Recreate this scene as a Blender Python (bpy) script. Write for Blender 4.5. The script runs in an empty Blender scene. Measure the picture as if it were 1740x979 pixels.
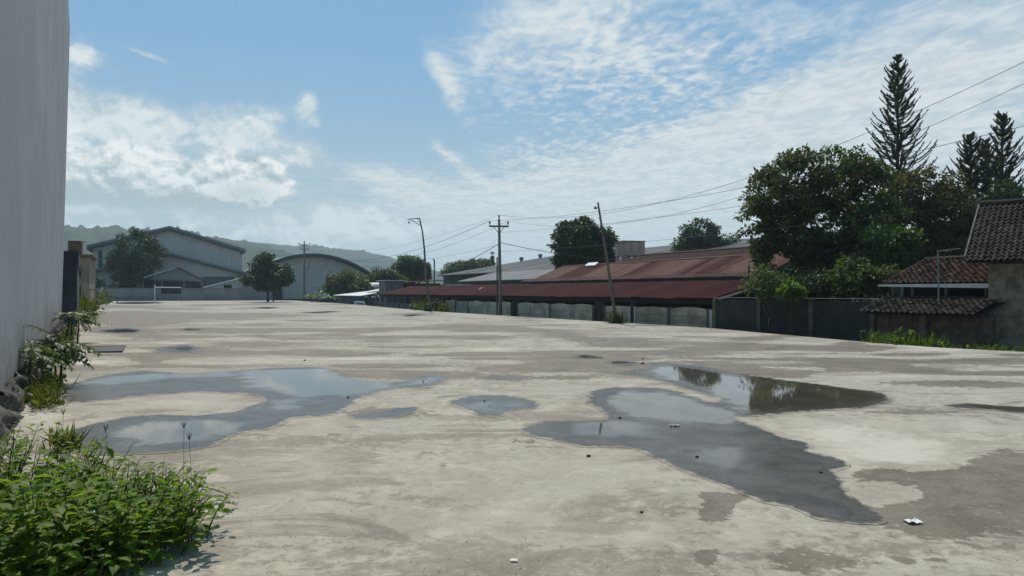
import bpy, bmesh, math, random
import numpy as np
from mathutils import Vector, Matrix
from mathutils.geometry import delaunay_2d_cdt

SC = bpy.context.scene
COL = SC.collection
rad = math.radians

# ------------------------------------------------------------------ camera
F, CX, HY, CAMZ = 1257.0, 870.0, 495.0, 1.7      # focal length and horizon of the photograph, in its own pixels
cam_d = bpy.data.cameras.new('camera')
cam_d.sensor_width = 36.0
cam_d.lens = 36.0 * F / 1740.0
cam_d.clip_start = 0.1
cam_d.clip_end = 20000
cam = bpy.data.objects.new('camera', cam_d)
COL.objects.link(cam)
cam.location = (0, 0, CAMZ)
cam.rotation_euler = (rad(90) + math.atan((HY - 489.5) / F), 0, 0)
SC.camera = cam

# ------------------------------------------------------------------ light and exposure
SUN_AZ, SUN_EL = rad(-16.0), rad(54.0)            # azimuth measured from +Y towards +X
sun_d = bpy.data.lights.new('sun', 'SUN')
sun_d.energy = 3.8
sun_d.angle = rad(0.6)
sun_d.color = (1.0, 0.93, 0.815)
sun = bpy.data.objects.new('sun', sun_d)
COL.objects.link(sun)
sdir = Vector((math.sin(SUN_AZ) * math.cos(SUN_EL), math.cos(SUN_AZ) * math.cos(SUN_EL), math.sin(SUN_EL)))
sun.rotation_euler = sdir.to_track_quat('Z', 'Y').to_euler()
sun.location = (0, 0, 60)

SC.view_settings.view_transform = 'Standard'
SC.view_settings.look = 'None'
SC.view_settings.exposure = 0.0
SC.view_settings.gamma = 1.0
SC.view_settings.use_curve_mapping = False
SC.cycles.volume_bounces = 1
SC.cycles.max_bounces = 8
SC.cycles.use_denoising = True

# ------------------------------------------------------------------ node helpers
class NT:
    def __init__(self, tree):
        self.t = tree; self.n = tree.nodes; self.l = tree.links
    def new(self, typ, **kw):
        nd = self.n.new(typ)
        for k, v in kw.items(): setattr(nd, k, v)
        return nd
    def put(self, sock, v):
        if hasattr(v, 'is_output'): self.l.new(v, sock)
        elif v is not None: sock.default_value = v
    def m(self, op, a, b=None, c=None, clamp=False):
        nd = self.new('ShaderNodeMath', operation=op, use_clamp=clamp)
        self.put(nd.inputs[0], a)
        if b is not None: self.put(nd.inputs[1], b)
        if c is not None: self.put(nd.inputs[2], c)
        return nd.outputs[0]
    def noise(self, vec, scale, detail=4, rough=0.55, dist=0.0):
        nd = self.new('ShaderNodeTexNoise')
        if vec is not None: self.l.new(vec, nd.inputs['Vector'])
        self.put(nd.inputs['Scale'], scale); self.put(nd.inputs['Detail'], detail)
        self.put(nd.inputs['Roughness'], rough); self.put(nd.inputs['Distortion'], dist)
        return nd.outputs[0]
    def step(self, v, lo, hi, a=0.0, b=1.0):
        nd = self.new('ShaderNodeMapRange', interpolation_type='SMOOTHSTEP')
        self.put(nd.inputs[0], v); self.put(nd.inputs[1], lo); self.put(nd.inputs[2], hi)
        self.put(nd.inputs[3], a); self.put(nd.inputs[4], b)
        return nd.outputs[0]
    def mix(self, f, a, b, mode='MIX'):
        nd = self.new('ShaderNodeMix', data_type='RGBA', blend_type=mode)
        self.put(nd.inputs[0], f)
        self.put(nd.inputs[6], a if hasattr(a, 'is_output') else (*a[:3], 1))
        self.put(nd.inputs[7], b if hasattr(b, 'is_output') else (*b[:3], 1))
        return nd.outputs[2]
    def scale_vec(self, vec, s):
        nd = self.new('ShaderNodeMapping'); self.l.new(vec, nd.inputs[0]); nd.inputs['Scale'].default_value = s
        return nd.outputs[0]
    def comb(self, x, y, z):
        nd = self.new('ShaderNodeCombineXYZ')
        for i, v in enumerate((x, y, z)): self.put(nd.inputs[i], v)
        return nd.outputs[0]

# ------------------------------------------------------------------ sky with clouds
world = bpy.data.worlds.new('World'); SC.world = world; world.use_nodes = True
world.cycles.sampling_method = 'MANUAL'; world.cycles.sample_map_resolution = 256
W = NT(world.node_tree); W.n.clear()
sky = W.new('ShaderNodeTexSky', sky_type='NISHITA')
sky.sun_disc = False
sky.sun_elevation = SUN_EL
sky.sun_rotation = SUN_AZ
sky.altitude = 0
sky.air_density = 1.1; sky.dust_density = 0.6; sky.ozone_density = 3.0
tc = W.new('ShaderNodeTexCoord')
D = tc.outputs['Generated']
sp = W.new('ShaderNodeSeparateXYZ'); W.l.new(D, sp.inputs[0])
dx, dy, dz = sp.outputs
az = W.m('ARCTAN2', dx, dy)
el = W.m('ARCSINE', dz)
zc = W.m('MAXIMUM', dz, 0.035)
qx = W.m('DIVIDE', dx, zc); qy = W.m('DIVIDE', dy, zc)
def azel(x, y):
    v = Vector(((x - CX) / F, 1.0, (HY - y) / F)).normalized()
    return math.atan2(v.x, v.y), math.asin(v.z)
def blob(x, y, rx, ry, rot=0.0, amp=1.0):
    a0, e0 = azel(x, y); c, s = math.cos(rad(rot)), math.sin(rad(rot))
    u = W.m('SUBTRACT', az, a0); v = W.m('SUBTRACT', el, e0)
    ur = W.m('ADD', W.m('MULTIPLY', u, c * F / rx), W.m('MULTIPLY', v, s * F / rx))
    vr = W.m('ADD', W.m('MULTIPLY', u, -s * F / ry), W.m('MULTIPLY', v, c * F / ry))
    q = W.m('ADD', W.m('MULTIPLY', ur, ur), W.m('MULTIPLY', vr, vr))
    return W.m('MULTIPLY', W.m('EXPONENT', W.m('MULTIPLY', q, -1.0)), amp)
def total(items):
    r = items[0]
    for i in items[1:]: r = W.m('ADD', r, i)
    return r
# high thin layer: rippled altocumulus and a veil that thickens towards the horizon
Q = W.comb(qx, qy, 0.0)
Qr = W.new('ShaderNodeMapping'); W.l.new(Q, Qr.inputs[0]); Qr.inputs['Rotation'].default_value = (0, 0, rad(28)); Qr.inputs['Scale'].default_value = (1.0, 0.62, 1.0)
Qr = Qr.outputs[0]
n_big = W.noise(Q, 0.9, 5, 0.6, 0.3)
n_rip = W.noise(Qr, 15.0, 2.5, 0.5, 0.4)
n_fil = W.noise(Qr, 4.0, 6, 0.66, 0.7)
hi_mask = total([
    blob(930, 40, 190, 110, 12, 0.62), blob(1150, 90, 210, 130, -10, 0.30), blob(1500, 20, 330, 60, 8, 0.22),
    blob(1130, 290, 430, 85, 14, 0.72), blob(1500, 205, 430, 105, 16, 0.85), blob(758, 138, 20, 62, 32, 1.0),
    blob(1250, 355, 800, 85, 0, 0.65), blob(680, 315, 100, 24, -16, 0.85), blob(775, 275, 85, 11, -38, 0.75),
    blob(815, 110, 45, 50, 40, 0.22),
    blob(1080, 215, 170, 34, 14, -0.20), blob(1290, 125, 190, 26, 16, -0.34),
    blob(430, 70, 300, 160, 0, -0.45), blob(690, 215, 150, 110, 0, -0.30)])
hi_rip = total([blob(1090, 140, 260, 120, 0, 1.0), blob(900, 280, 190, 90, 0, 0.5)])
def ctr(n, k): return W.m('MULTIPLY', W.m('SUBTRACT', n, 0.5), k)
hi = W.m('ADD', hi_mask, ctr(n_big, 0.8))
hi = W.m('ADD', hi, ctr(n_fil, 1.0))
hi = W.m('ADD', hi, W.m('MULTIPLY', ctr(n_rip, 1.9), W.m('ADD', hi_rip, 0.0)))
hi_d = W.m('MULTIPLY', W.step(hi, -0.05, 0.95), 0.92)
# cumulus low in the sky
def cum_noise(off):
    mp = W.new('ShaderNodeMapping'); W.l.new(D, mp.inputs[0]); mp.inputs['Location'].default_value = off; mp.inputs['Scale'].default_value = (1, 1, 1.35)
    return W.noise(mp.outputs[0], 17.0, 8, 0.60, 0.15)
c0 = cum_noise((0, 0, 0)); c1 = cum_noise((-0.003, 0, -0.012))
sheet_mask = total([
    blob(200, 215, 260, 62, -13, 0.80), blob(435, 212, 70, 46, 0, 0.50), blob(523, 182, 20, 24, 0, 0.85), blob(530, 248, 75, 30, -10, 0.45),
    blob(140, 95, 30, 16, 0, 0.60), blob(247, 92, 36, 7, -14, 0.75),
    blob(615, 372, 110, 30, 0, 0.65), blob(400, 390, 420, 34, 0, 0.55), blob(430, 60, 280, 80, 0, -0.25), blob(720, 180, 150, 160, 0, -0.25),
    blob(1200, 100, 500, 260, 0, -0.5), W.m('MULTIPLY', W.step(el, 0.02, 0.14, 1.0, 0.0), 0.15)])
sheet = W.m('ADD', sheet_mask, ctr(c0, 1.9))
sheet_d = W.m('MULTIPLY', W.step(sheet, 0.10, 0.85), 0.9)
sheet_col = W.mix(W.step(W.m('ADD', sheet, W.m('MULTIPLY', W.m('SUBTRACT', c0, c1), 3.0)), 0.2, 1.1), (5.2, 6.1, 6.35), (8.2, 8.6, 8.5))
cum_mask = total([blob(245, 306, 150, 40, -4, 1.05), blob(185, 285, 62, 44, 0, 0.50), blob(425, 306, 62, 40, 0, 1.05), blob(340, 318, 90, 30, 0, 0.6),
                  blob(140, 318, 90, 30, 0, 0.5), blob(610, 388, 70, 22, 0, 0.55)])
cum = W.m('ADD', cum_mask, ctr(c0, 1.5))
cum_d = W.m('MULTIPLY', W.step(cum, 0.28, 0.58), W.step(el, azel(300, 372)[1], azel(300, 338)[1]))
lit = W.m('MULTIPLY_ADD', W.m('SUBTRACT', c0, c1), 6.5, 0.70, clamp=True)
base_shade = W.m('MAXIMUM', blob(270, 348, 260, 26, -3, 0.90), blob(415, 328, 50, 20, 0, 0.6))
lit = W.m('SUBTRACT', lit, base_shade, clamp=True)
cum_col = W.mix(lit, (4.2, 5.1, 5.3), (9.8, 9.9, 9.6))
veil = W.step(el, 0.0, 0.34, 1.0, 0.0)
sky_col = W.mix(0.68, sky.outputs[0], (1.45, 3.75, 6.1))
c = W.mix(W.m('MULTIPLY', veil, 0.85), sky_col, (5.0, 5.9, 5.9))
hi_col = W.mix(W.step(W.m('ADD', n_fil, ctr(n_rip, 0.5)), 0.34, 0.64), (6.0, 6.7, 6.9), (7.8, 8.15, 8.15))
c = W.mix(hi_d, c, hi_col)
c = W.mix(sheet_d, c, sheet_col)
c = W.mix(W.m('MULTIPLY', cum_d, 0.95), c, cum_col)
bg = W.new('ShaderNodeBackground'); W.l.new(c, bg.inputs[0]); bg.inputs[1].default_value = 0.1
wo = W.new('ShaderNodeOutputWorld'); W.l.new(bg.outputs[0], wo.inputs[0])

# ------------------------------------------------------------------ geometry helpers
U = Vector((-math.sin(rad(26)), math.cos(rad(26)), 0))     # along the lot, away from the camera
N = Vector((math.cos(rad(26)), math.sin(rad(26)), 0))      # across the lot, to the right
Z = Vector((0, 0, 1))
def TS(t, s, z=0.0): return U * t + N * s + Z * z
def at(x, y, d): return Vector(((x - CX) / F * d, d, CAMZ + (HY - y) / F * d))   # photo pixel at a depth -> point
def G(x, y, z=0.0):                                                              # photo pixel on the ground
    d = (CAMZ - z) * F / (y - HY); return Vector(((x - CX) / F * d, d, z))
def ptx(x, s):                                                                   # t where a column of the photo meets offset s
    a = (x - CX) / F; d = s / (N.x * a + N.y); return d * (U.x * a + U.y)
GZ = -1.3                                                                        # ground outside the raised lot

def tag(o, label=None, cat=None, group=None, kind=None):
    if label: o['label'] = label
    if cat: o['category'] = cat
    if group: o['group'] = group
    if kind: o['kind'] = kind
    return o
def empty(name, loc, label, cat, group=None):
    o = bpy.data.objects.new(name, None); COL.objects.link(o); o.location = loc
    o.empty_display_size = 0.2
    return tag(o, label, cat, group)
def wloc(o):
    v = Vector((0, 0, 0))
    while o is not None: v += o.location; o = o.parent
    return v
def link(name, me, parent=None):
    o = bpy.data.objects.new(name, me); COL.objects.link(o)
    if parent is not None: o.parent = parent
    return o
class MB:
    """collects world-space geometry for one mesh object"""
    def __init__(self): self.v = []; self.f = []; self.tint = []
    def add(self, vs, fs):
        b = len(self.v); self.v += [tuple(p) for p in vs]; self.f += [tuple(i + b for i in q) for q in fs]
    def quad(self, a, b, c, d): self.add((a, b, c, d), ((0, 1, 2, 3),))
    def box(self, o, ex, ey, ez):
        o, ex, ey, ez = map(Vector, (o, ex, ey, ez))
        p = [o, o + ex, o + ex + ey, o + ey]; p += [q + ez for q in p]
        fs = [(3, 2, 1, 0), (4, 5, 6, 7), (0, 1, 5, 4), (1, 2, 6, 5), (2, 3, 7, 6), (3, 0, 4, 7)]
        if ex.cross(ey).dot(ez) < 0: fs = [tuple(reversed(q)) for q in fs]
        self.add(p, fs)
    def cbox(self, c, ex, ey, ez): c, ex, ey, ez = map(Vector, (c, ex, ey, ez)); self.box(c - ex / 2 - ey / 2, ex, ey, ez)
    def prism(self, pts, ext):
        """closed prism: planar polygon pts extruded by ext"""
        n = len(pts); pts = [Vector(p) for p in pts]; ext = Vector(ext)
        nrm = Vector((0, 0, 0))
        for i in range(n): nrm += pts[i].cross(pts[(i + 1) % n])
        if nrm.dot(ext) > 0: pts.reverse()
        self.add(pts + [p + ext for p in pts],
                 [tuple(range(n)), tuple(reversed(range(n, 2 * n)))] + [(i, i + n, (i + 1) % n + n, (i + 1) % n) for i in range(n)])
    def tube(self, pts, rs, k=6, cap=True):
        pts = [Vector(p) for p in pts]
        if not hasattr(rs, '__len__'): rs = [rs] * len(pts)
        b = len(self.v); ref = None
        for i, p in enumerate(pts):
            d = (pts[min(i + 1, len(pts) - 1)] - pts[max(i - 1, 0)]).normalized()
            if ref is None: ref = d.orthogonal().normalized()
            ref = (ref - d * ref.dot(d)).normalized(); w = d.cross(ref)
            for j in range(k):
                a = 2 * math.pi * j / k
                self.v.append(tuple(p + (ref * math.cos(a) + w * math.sin(a)) * rs[i]))
        for i in range(len(pts) - 1):
            for j in range(k):
                self.f.append((b + i * k + j, b + i * k + (j + 1) % k, b + (i + 1) * k + (j + 1) % k, b + (i + 1) * k + j))
        if cap:
            self.f.append(tuple(b + j for j in reversed(range(k))))
            self.f.append(tuple(b + (len(pts) - 1) * k + j for j in range(k)))
    def ball(self, c, rx, ry=None, rz=None, nu=8, nv=5):
        ry = ry or rx; rz = rz or rx; c = Vector(c); b = len(self.v)
        self.v.append(tuple(c + Z * rz))
        for i in range(1, nv):
            a = math.pi * i / nv
            for j in range(nu):
                q = 2 * math.pi * j / nu
                self.v.append(tuple(c + Vector((rx * math.sin(a) * math.cos(q), ry * math.sin(a) * math.sin(q), rz * math.cos(a)))))
        self.v.append(tuple(c - Z * rz)); e = len(self.v) - 1
        for j in range(nu): self.f.append((b, b + 1 + j, b + 1 + (j + 1) % nu)); self.f.append((e, e - nu + (j + 1) % nu, e - nu + j))
        for i in range(nv - 2):
            for j in range(nu):
                a0 = b + 1 + i * nu
                self.f.append((a0 + j, a0 + nu + j, a0 + nu + (j + 1) % nu, a0 + (j + 1) % nu))
    def build(self, name, mat, parent=None, smooth=False):
        me = bpy.data.meshes.new(name)
        off = wloc(parent) if parent is not None else Vector((0, 0, 0))
        me.from_pydata([(p[0] - off.x, p[1] - off.y, p[2] - off.z) for p in self.v], [], self.f)
        if smooth: me.polygons.foreach_set('use_smooth', [True] * len(me.polygons))
        me.materials.append(mat); me.update()
        return link(name, me, parent)

# ------------------------------------------------------------------ materials
MATS = {}
def mat(name, col, rough=0.8, var=0.18, scale=2.0, col2=None, bump=0.0, bscale=40.0, spec=0.3, metal=0.0, objrand=0.0, stretch=(1, 1, 1), lo=0.35, hi=0.65):
    """plain weathered surface: two tones mixed by world-space noise, optional change from piece to piece"""
    if name in MATS: return MATS[name]
    m = bpy.data.materials.new(name); m.use_nodes = True
    T = NT(m.node_tree); b = T.n['Principled BSDF']
    geo = T.new('ShaderNodeNewGeometry'); P = geo.outputs['Position']
    if stretch != (1, 1, 1): P = T.scale_vec(P, stretch)
    n = T.noise(P, scale, 6, 0.62)
    if col2 is None:
        c1 = tuple(x * (1 - var) for x in col); c2 = tuple(min(1, x * (1 + var)) for x in col)
    else: c1, c2 = col, col2
    c = T.mix(T.step(n, lo, hi), c1, c2)
    fine = T.noise(P, scale * 9, 3, 0.6)
    c = T.mix(1.0, c, T.mix(fine, (0.78,) * 3, (1.22,) * 3), 'MULTIPLY')
    if objrand:
        oi = T.new('ShaderNodeObjectInfo')
        k = T.m('MULTIPLY_ADD', oi.outputs['Random'], 2 * objrand, 1 - objrand)
        c = T.mix(1.0, c, T.comb(k, k, k), 'MULTIPLY')
    T.l.new(c, b.inputs['Base Color'])
    b.inputs['Roughness'].default_value = rough; b.inputs['Metallic'].default_value = metal
    b.inputs['Specular IOR Level'].default_value = spec
    if bump:
        bn = T.new('ShaderNodeBump'); bn.inputs['Strength'].default_value = bump; bn.inputs['Distance'].default_value = 0.02
        T.l.new(T.noise(P, bscale, 5, 0.6), bn.inputs['Height']); T.l.new(bn.outputs[0], b.inputs['Normal'])
    MATS[name] = m
    return m
def leaf_mat(name, dark, light, trans=0.45, rough=0.45, warm=None):
    """leaf: colour changes from leaf to leaf, light passes through"""
    if name in MATS: return MATS[name]
    m = bpy.data.materials.new(name); m.use_nodes = True
    T = NT(m.node_tree); b = T.n['Principled BSDF']; out = T.n['Material Output']
    a = T.new('ShaderNodeAttribute', attribute_name='tint'); oi = T.new('ShaderNodeObjectInfo')
    k = T.m('FRACT', T.m('ADD', a.outputs['Fac'], T.m('MULTIPLY', oi.outputs['Random'], 0.6)))
    c = T.mix(k, dark, light)
    if warm is not None:
        c = T.mix(T.step(a.outputs['Fac'], 0.80, 0.97), c, warm)
    T.l.new(c, b.inputs['Base Color']); b.inputs['Roughness'].default_value = rough; b.inputs['Specular IOR Level'].default_value = 0.22
    tr = T.new('ShaderNodeBsdfTranslucent')
    T.l.new(T.mix(1.0, c, (1.5, 1.6, 0.7), 'MULTIPLY'), tr.inputs[0])
    mx = T.new('ShaderNodeMixShader'); mx.inputs[0].default_value = trans
    T.l.new(b.outputs[0], mx.inputs[1]); T.l.new(tr.outputs[0], mx.inputs[2]); T.l.new(mx.outputs[0], out.inputs[0])
    MATS[name] = m
    return m
# ================================================================== the setting
rng = np.random.default_rng(7)
random.seed(11)

# ---- terrain outside the lot
tm = mat('earth', (0.10, 0.085, 0.055), 0.95, col2=(0.06, 0.075, 0.03), scale=0.15)
mb = MB(); R0 = 2600
mb.add([(R0 * math.cos(2 * math.pi * i / 48), R0 * math.sin(2 * math.pi * i / 48), GZ) for i in range(48)], [tuple(range(48))])
tag(mb.build('ground', tm), 'brown and green ground around the raised concrete lot', 'ground', kind='structure')

# ---- concrete lot: outline from its edges, inner points denser near the camera
edge_px = [(1740, 598), (1600, 591), (1490, 583), (1340, 569.5), (1200, 557), (1000, 545), (850, 536), (750, 530), (680, 524.5), (620, 519), (560, 514.3), (500, 510.6)]
right_edge = [G(*p) for p in edge_px]
r0 = right_edge[0]; back = (right_edge[0] - right_edge[2]).normalized()
outline = [r0 + back * 45] + right_edge
FT = 146.0
outline += [TS(FT, 14), TS(FT, -14), TS(40, -16), TS(-40, -16)]
outline = [Vector((p.x, p.y)) for p in outline]
def inside(px_, py_, poly):
    r = np.zeros(px_.shape, bool); n = len(poly)
    for i in range(n):
        x1, y1 = poly[i]; x2, y2 = poly[(i + 1) % n]
        if y1 == y2: continue
        c_ = ((y1 > py_) != (y2 > py_)) & (px_ < (x2 - x1) * (py_ - y1) / (y2 - y1) + x1)
        r ^= c_
    return r
def poly_dist(x, y, poly):
    """signed distance, positive inside"""
    d = np.full(x.shape, 1e9); n = len(poly)
    for i in range(n):
        x1, y1 = poly[i]; x2, y2 = poly[(i + 1) % n]
        ex, ey = x2 - x1, y2 - y1; L = ex * ex + ey * ey + 1e-12
        t = np.clip(((x - x1) * ex + (y - y1) * ey) / L, 0, 1)
        d = np.minimum(d, np.hypot(x - x1 - t * ex, y - y1 - t * ey))
    return np.where(inside(x, y, poly), d, -d)
def attr(me, name, vals):
    a = me.attributes.new(name, 'FLOAT', 'POINT'); a.data.foreach_set('value', np.asarray(vals, np.float32))

# stains and paler patches of the concrete: x, y, rx, ry in photo pixels on the ground, amount (+ dark, - pale)
ST = [(1640, 860, 170, 60, .9), (1500, 800, 60, 16, .7), (1690, 780, 90, 30, .6), (1600, 812, 120, 14, .55), (1560, 700, 130, 6, .5), (1600, 650, 130, 7, .55), (1700, 655, 90, 6, .4),
      (1480, 620, 60, 5, .45), (1690, 612, 80, 5, .45), (1560, 632, 70, 3, .35), (1250, 590, 80, 3, .4), (1060, 585, 75, 6, .55), (1170, 601, 60, 4, .5), (1000, 600, 90, 5, .35),
      (940, 610, 140, 7, .5), (1010, 625, 120, 6, .45), (860, 642, 40, 6, .6), (650, 702, 75, 9, .75), (620, 690, 30, 5, .4), (560, 738, 30, 10, .35), (740, 775, 40, 14, .35), (700, 640, 60, 5, .4),
      (330, 602, 90, 5, .7), (250, 612, 40, 5, .45), (430, 585, 100, 5, .4), (240, 575, 90, 6, .5), (380, 562, 60, 3, .6), (210, 562, 60, 4, .9), (200, 545, 90, 4, .5), (420, 565, 90, 3, .3),
      (440, 569, 40, 3, .5), (230, 535, 110, 4, .45), (330, 537, 140, 4, .35), (480, 537, 90, 3, .35), (240, 522, 90, 3, .5), (600, 590, 110, 6, .25), (520, 600, 80, 4, .4), (500, 576, 60, 4, .35),
      (860, 560, 60, 4, .5), (930, 563, 60, 2.5, .5), (1020, 575, 60, 3, .4), (770, 553, 60, 3, .35), (820, 585, 70, 4, .25), (640, 560, 100, 3, .3), (700, 545, 90, 3, .3), (900, 545, 60, 2, .3),
      (1215, 870, 40, 30, .6), (1200, 930, 30, 50, .5), (1350, 930, 30, 40, .35), (1380, 960, 110, 20, .3), (880, 775, 110, 10, .2), (1300, 945, 220, 14, .25), (880, 820, 60, 10, .25), (600, 900, 90, 30, .2),
      (1530, 775, 130, 26, -1.0), (1420, 735, 120, 18, -.6), (1670, 730, 70, 18, -.5), (1530, 838, 60, 20, -.55), (1010, 800, 120, 30, -.35), (560, 660, 1, 1, 0), (600, 680, 60, 14, -.4), (330, 684, 100, 12, -.45),
      (60, 705, 50, 25, -.6), (120, 620, 80, 12, -.4), (480, 610, 110, 8, -.35), (500, 800, 120, 40, -.3), (860, 880, 160, 60, -.25), (1250, 905, 130, 30, -.3), (700, 600, 140, 16, -.12), (1120, 690, 60, 7, -.8),
      (400, 552, 160, 3, -.35), (900, 690, 60, 10, -.3), (1640, 605, 70, 3, -.3), (1100, 545, 60, 4, -.3), (1120, 560, 60, 3, -.3), (960, 660, 80, 10, -.3), (830, 620, 120, 8, -.2)]
_r = random.Random(77)
ST = [(a, b, c_, d_ * (1.3 if b < 640 and e_ > 0 else 1), e_ * (1.5 if b < 640 and e_ > 0 else 1)) for a, b, c_, d_, e_ in ST]
for _k in range(340):
    _y = 512 + 130 * _r.random() ** 1.35; _w = _y - 495
    ST.append((_r.uniform(90, 1740), _y, _r.uniform(12, 34) + _w * _r.uniform(.15, .75), .7 + _w * _r.uniform(.008, .030), _r.choice((.6, .8, 1.1, -.3, -.5))))
for _k in range(26):
    _y = _r.uniform(640, 960); ST.append((_r.uniform(420, 1740), _y, _r.uniform(15, 60), _r.uniform(4, 14), _r.choice((.25, .4, -.3, -.4))))
def stain_field(x, y):
    d = np.maximum(y, 1.2); X = CX + x / d * F; Y = HY + CAMZ * F / d
    s = np.zeros(x.shape)
    for cx_, cy_, rx_, ry_, am in ST: s += am * np.exp(-((X - cx_) / rx_) ** 2 - ((Y - cy_) / ry_) ** 2)
    return s
pts = [tuple(p) for p in outline]; nb = len(pts)
rr = 3.2 * (200 / 3.2) ** (np.arange(190) / 189.0)
aa = np.linspace(rad(-46), rad(44), 230)
A_, R_ = np.meshgrid(aa, rr); A_ = A_ + rng.uniform(-.3, .3, A_.shape) * (aa[1] - aa[0]); R_ = R_ * (1 + rng.uniform(-.3, .3, A_.shape) * .021)
gx, gy = (R_ * np.sin(A_)).ravel(), (R_ * np.cos(A_)).ravel()
kp = poly_dist(gx, gy, pts) > 0.15
pts += list(zip(gx[kp].tolist(), gy[kp].tolist()))
for i in range(-8, 3):
    for j in range(-3, 5):
        p = TS(i * 4.0, j * 5.0 + 1)
        if p.y < 1.0: pts.append((p.x, p.y))
vo, _, fo = delaunay_2d_cdt([Vector(p) for p in pts], [(i, (i + 1) % nb) for i in range(nb)], [], 1, 1e-4)[:3]
vv = np.array([(v.x, v.y) for v in vo])
me = bpy.data.meshes.new('concrete_lot')
side_v = [(p.x, p.y, -1.6) for p in outline]
top_v = [(p.x, p.y, -0.0) for p in outline]
nv = len(vv)
verts = [(x, y, 0.0) for x, y in vv] + top_v + side_v
side_f = [(nv + i, nv + nb + i, nv + nb + (i + 1) % nb, nv + (i + 1) % nb) for i in range(nb)]
me.from_pydata(verts, [], [tuple(f) for f in fo] + side_f)
bm = bmesh.new(); bm.from_mesh(me); bmesh.ops.recalc_face_normals(bm, faces=bm.faces)
for f_ in bm.faces:
    if abs(f_.normal.z) > .9 and f_.normal.z < 0: f_.normal_flip()
bm.to_mesh(me); bm.free()
attr(me, 'stain', np.concatenate([stain_field(vv[:, 0], vv[:, 1]), np.zeros(2 * nb)]))

def concrete_nodes(T, P, st):
    """stained concrete: returns colour, roughness, height"""
    nA = T.noise(P, 0.22, 5, 0.62, 0.5); nB = T.noise(P, 1.3, 6, 0.66, 0.6); nC = T.noise(P, 7.0, 6, 0.68, 0.3); nD = T.noise(P, 55.0, 3, 0.6)
    nS = T.noise(T.scale_vec(P, (0.45, 1.0, 1)), 0.8, 7, 0.68, 1.0); nS2 = T.noise(T.scale_vec(P, (0.36, 1.0, 1)), 0.26, 7, 0.70, 0.8)
    c = T.mix(T.step(nB, 0.38, 0.62), (0.345, 0.312, 0.250), (0.450, 0.416, 0.340))
    c = T.mix(T.step(nA, 0.42, 0.60, 0.0, 0.6), c, (0.385, 0.360, 0.308))
    c = T.mix(T.step(nC, 0.45, 0.68, 0.0, 0.5), c, (0.240, 0.212, 0.170))
    c = T.mix(T.step(T.noise(P, 2.6, 6, 0.7, 0.9), 0.54, 0.64, 0.0, 0.5), c, (0.53, 0.49, 0.415))
    damp = T.m('MAXIMUM', T.step(nS, 0.535, 0.585), T.step(T.m('ADD', nS2, T.m('MULTIPLY', T.m('SUBTRACT', nC, 0.5), 0.25)), 0.525, 0.575))
    dk = T.m('ADD', st, T.m('MULTIPLY', T.m('SUBTRACT', nB, 0.5), 1.2))
    dk = T.m('ADD', dk, T.m('MULTIPLY', T.m('SUBTRACT', nC, 0.5), 0.9))
    dark = T.step(dk, 0.28, 0.40)
    dark = T.m('MAXIMUM', dark, T.m('MULTIPLY', damp, T.m('SUBTRACT', 0.60, T.m('MAXIMUM', T.m('MULTIPLY', st, -1.2), 0.0), clamp=True)))
    c = T.mix(T.m('MULTIPLY', dark, 0.82), c, T.mix(T.step(nB, .4, .6), (0.098, 0.080, 0.058), (0.150, 0.124, 0.092)))
    pale = T.step(T.m('SUBTRACT', T.m('MULTIPLY', T.m('SUBTRACT', nC, 0.45), 1.6), st), 0.25, 0.85)
    c = T.mix(T.m('MULTIPLY', pale, 0.8), c, (0.58, 0.54, 0.465))
    c = T.mix(T.step(nD, 0.58, 0.70, 0.0, 0.55), c, (0.09, 0.08, 0.068))
    c = T.mix(T.step(T.noise(P, 21.0, 4, 0.7), 0.56, 0.68, 0.0, 0.35), c, (0.55, 0.52, 0.45))
    vor = T.new('ShaderNodeTexVoronoi', feature='F1'); T.l.new(P, vor.inputs['Vector']); vor.inputs['Scale'].default_value = 5.0
    spots = T.m('MULTIPLY', T.step(vor.outputs['Distance'], 0.03, 0.07, 1.0, 0.0), T.step(nB, 0.50, 0.60))
    c = T.mix(T.m('MULTIPLY', spots, 0.7), c, (0.06, 0.055, 0.05))
    cr = T.new('ShaderNodeTexVoronoi', feature='DISTANCE_TO_EDGE'); cr.inputs['Scale'].default_value = 0.21
    wv = T.new('ShaderNodeVectorMath', operation='ADD'); T.l.new(P, wv.inputs[0])
    nz = T.new('ShaderNodeTexNoise'); T.l.new(P, nz.inputs['Vector']); nz.inputs['Scale'].default_value = 1.1; nz.inputs['Detail'].default_value = 5
    T.l.new(nz.outputs['Color'], wv.inputs[1]); T.l.new(wv.outputs[0], cr.inputs['Vector'])
    crack = T.m('MULTIPLY', T.step(cr.outputs['Distance'], 0.0008, 0.0026, 1.0, 0.0), T.step(nA, 0.45, 0.6, 0.0, 0.5))
    c = T.mix(crack, c, (0.12, 0.11, 0.10))
    return c, T.m('MULTIPLY_ADD', dark, -0.22, 0.92), T.m('ADD', nC, T.m('MULTIPLY', nD, 0.6))
m = bpy.data.materials.new('lot_concrete'); m.use_nodes = True
T = NT(m.node_tree); b = T.n['Principled BSDF']
P = T.new('ShaderNodeNewGeometry').outputs['Position']
c, rg, hh = concrete_nodes(T, P, T.new('ShaderNodeAttribute', attribute_name='stain').outputs['Fac'])
T.l.new(c, b.inputs['Base Color']); T.l.new(rg, b.inputs['Roughness'])
b.inputs['Specular IOR Level'].default_value = 0.2
bn = T.new('ShaderNodeBump'); bn.inputs['Strength'].default_value = 0.4; bn.inputs['Distance'].default_value = 0.012
T.l.new(hh, bn.inputs['Height']); T.l.new(bn.outputs[0], b.inputs['Normal'])
me.materials.append(m)
lot = link('concrete_lot', me)
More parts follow.
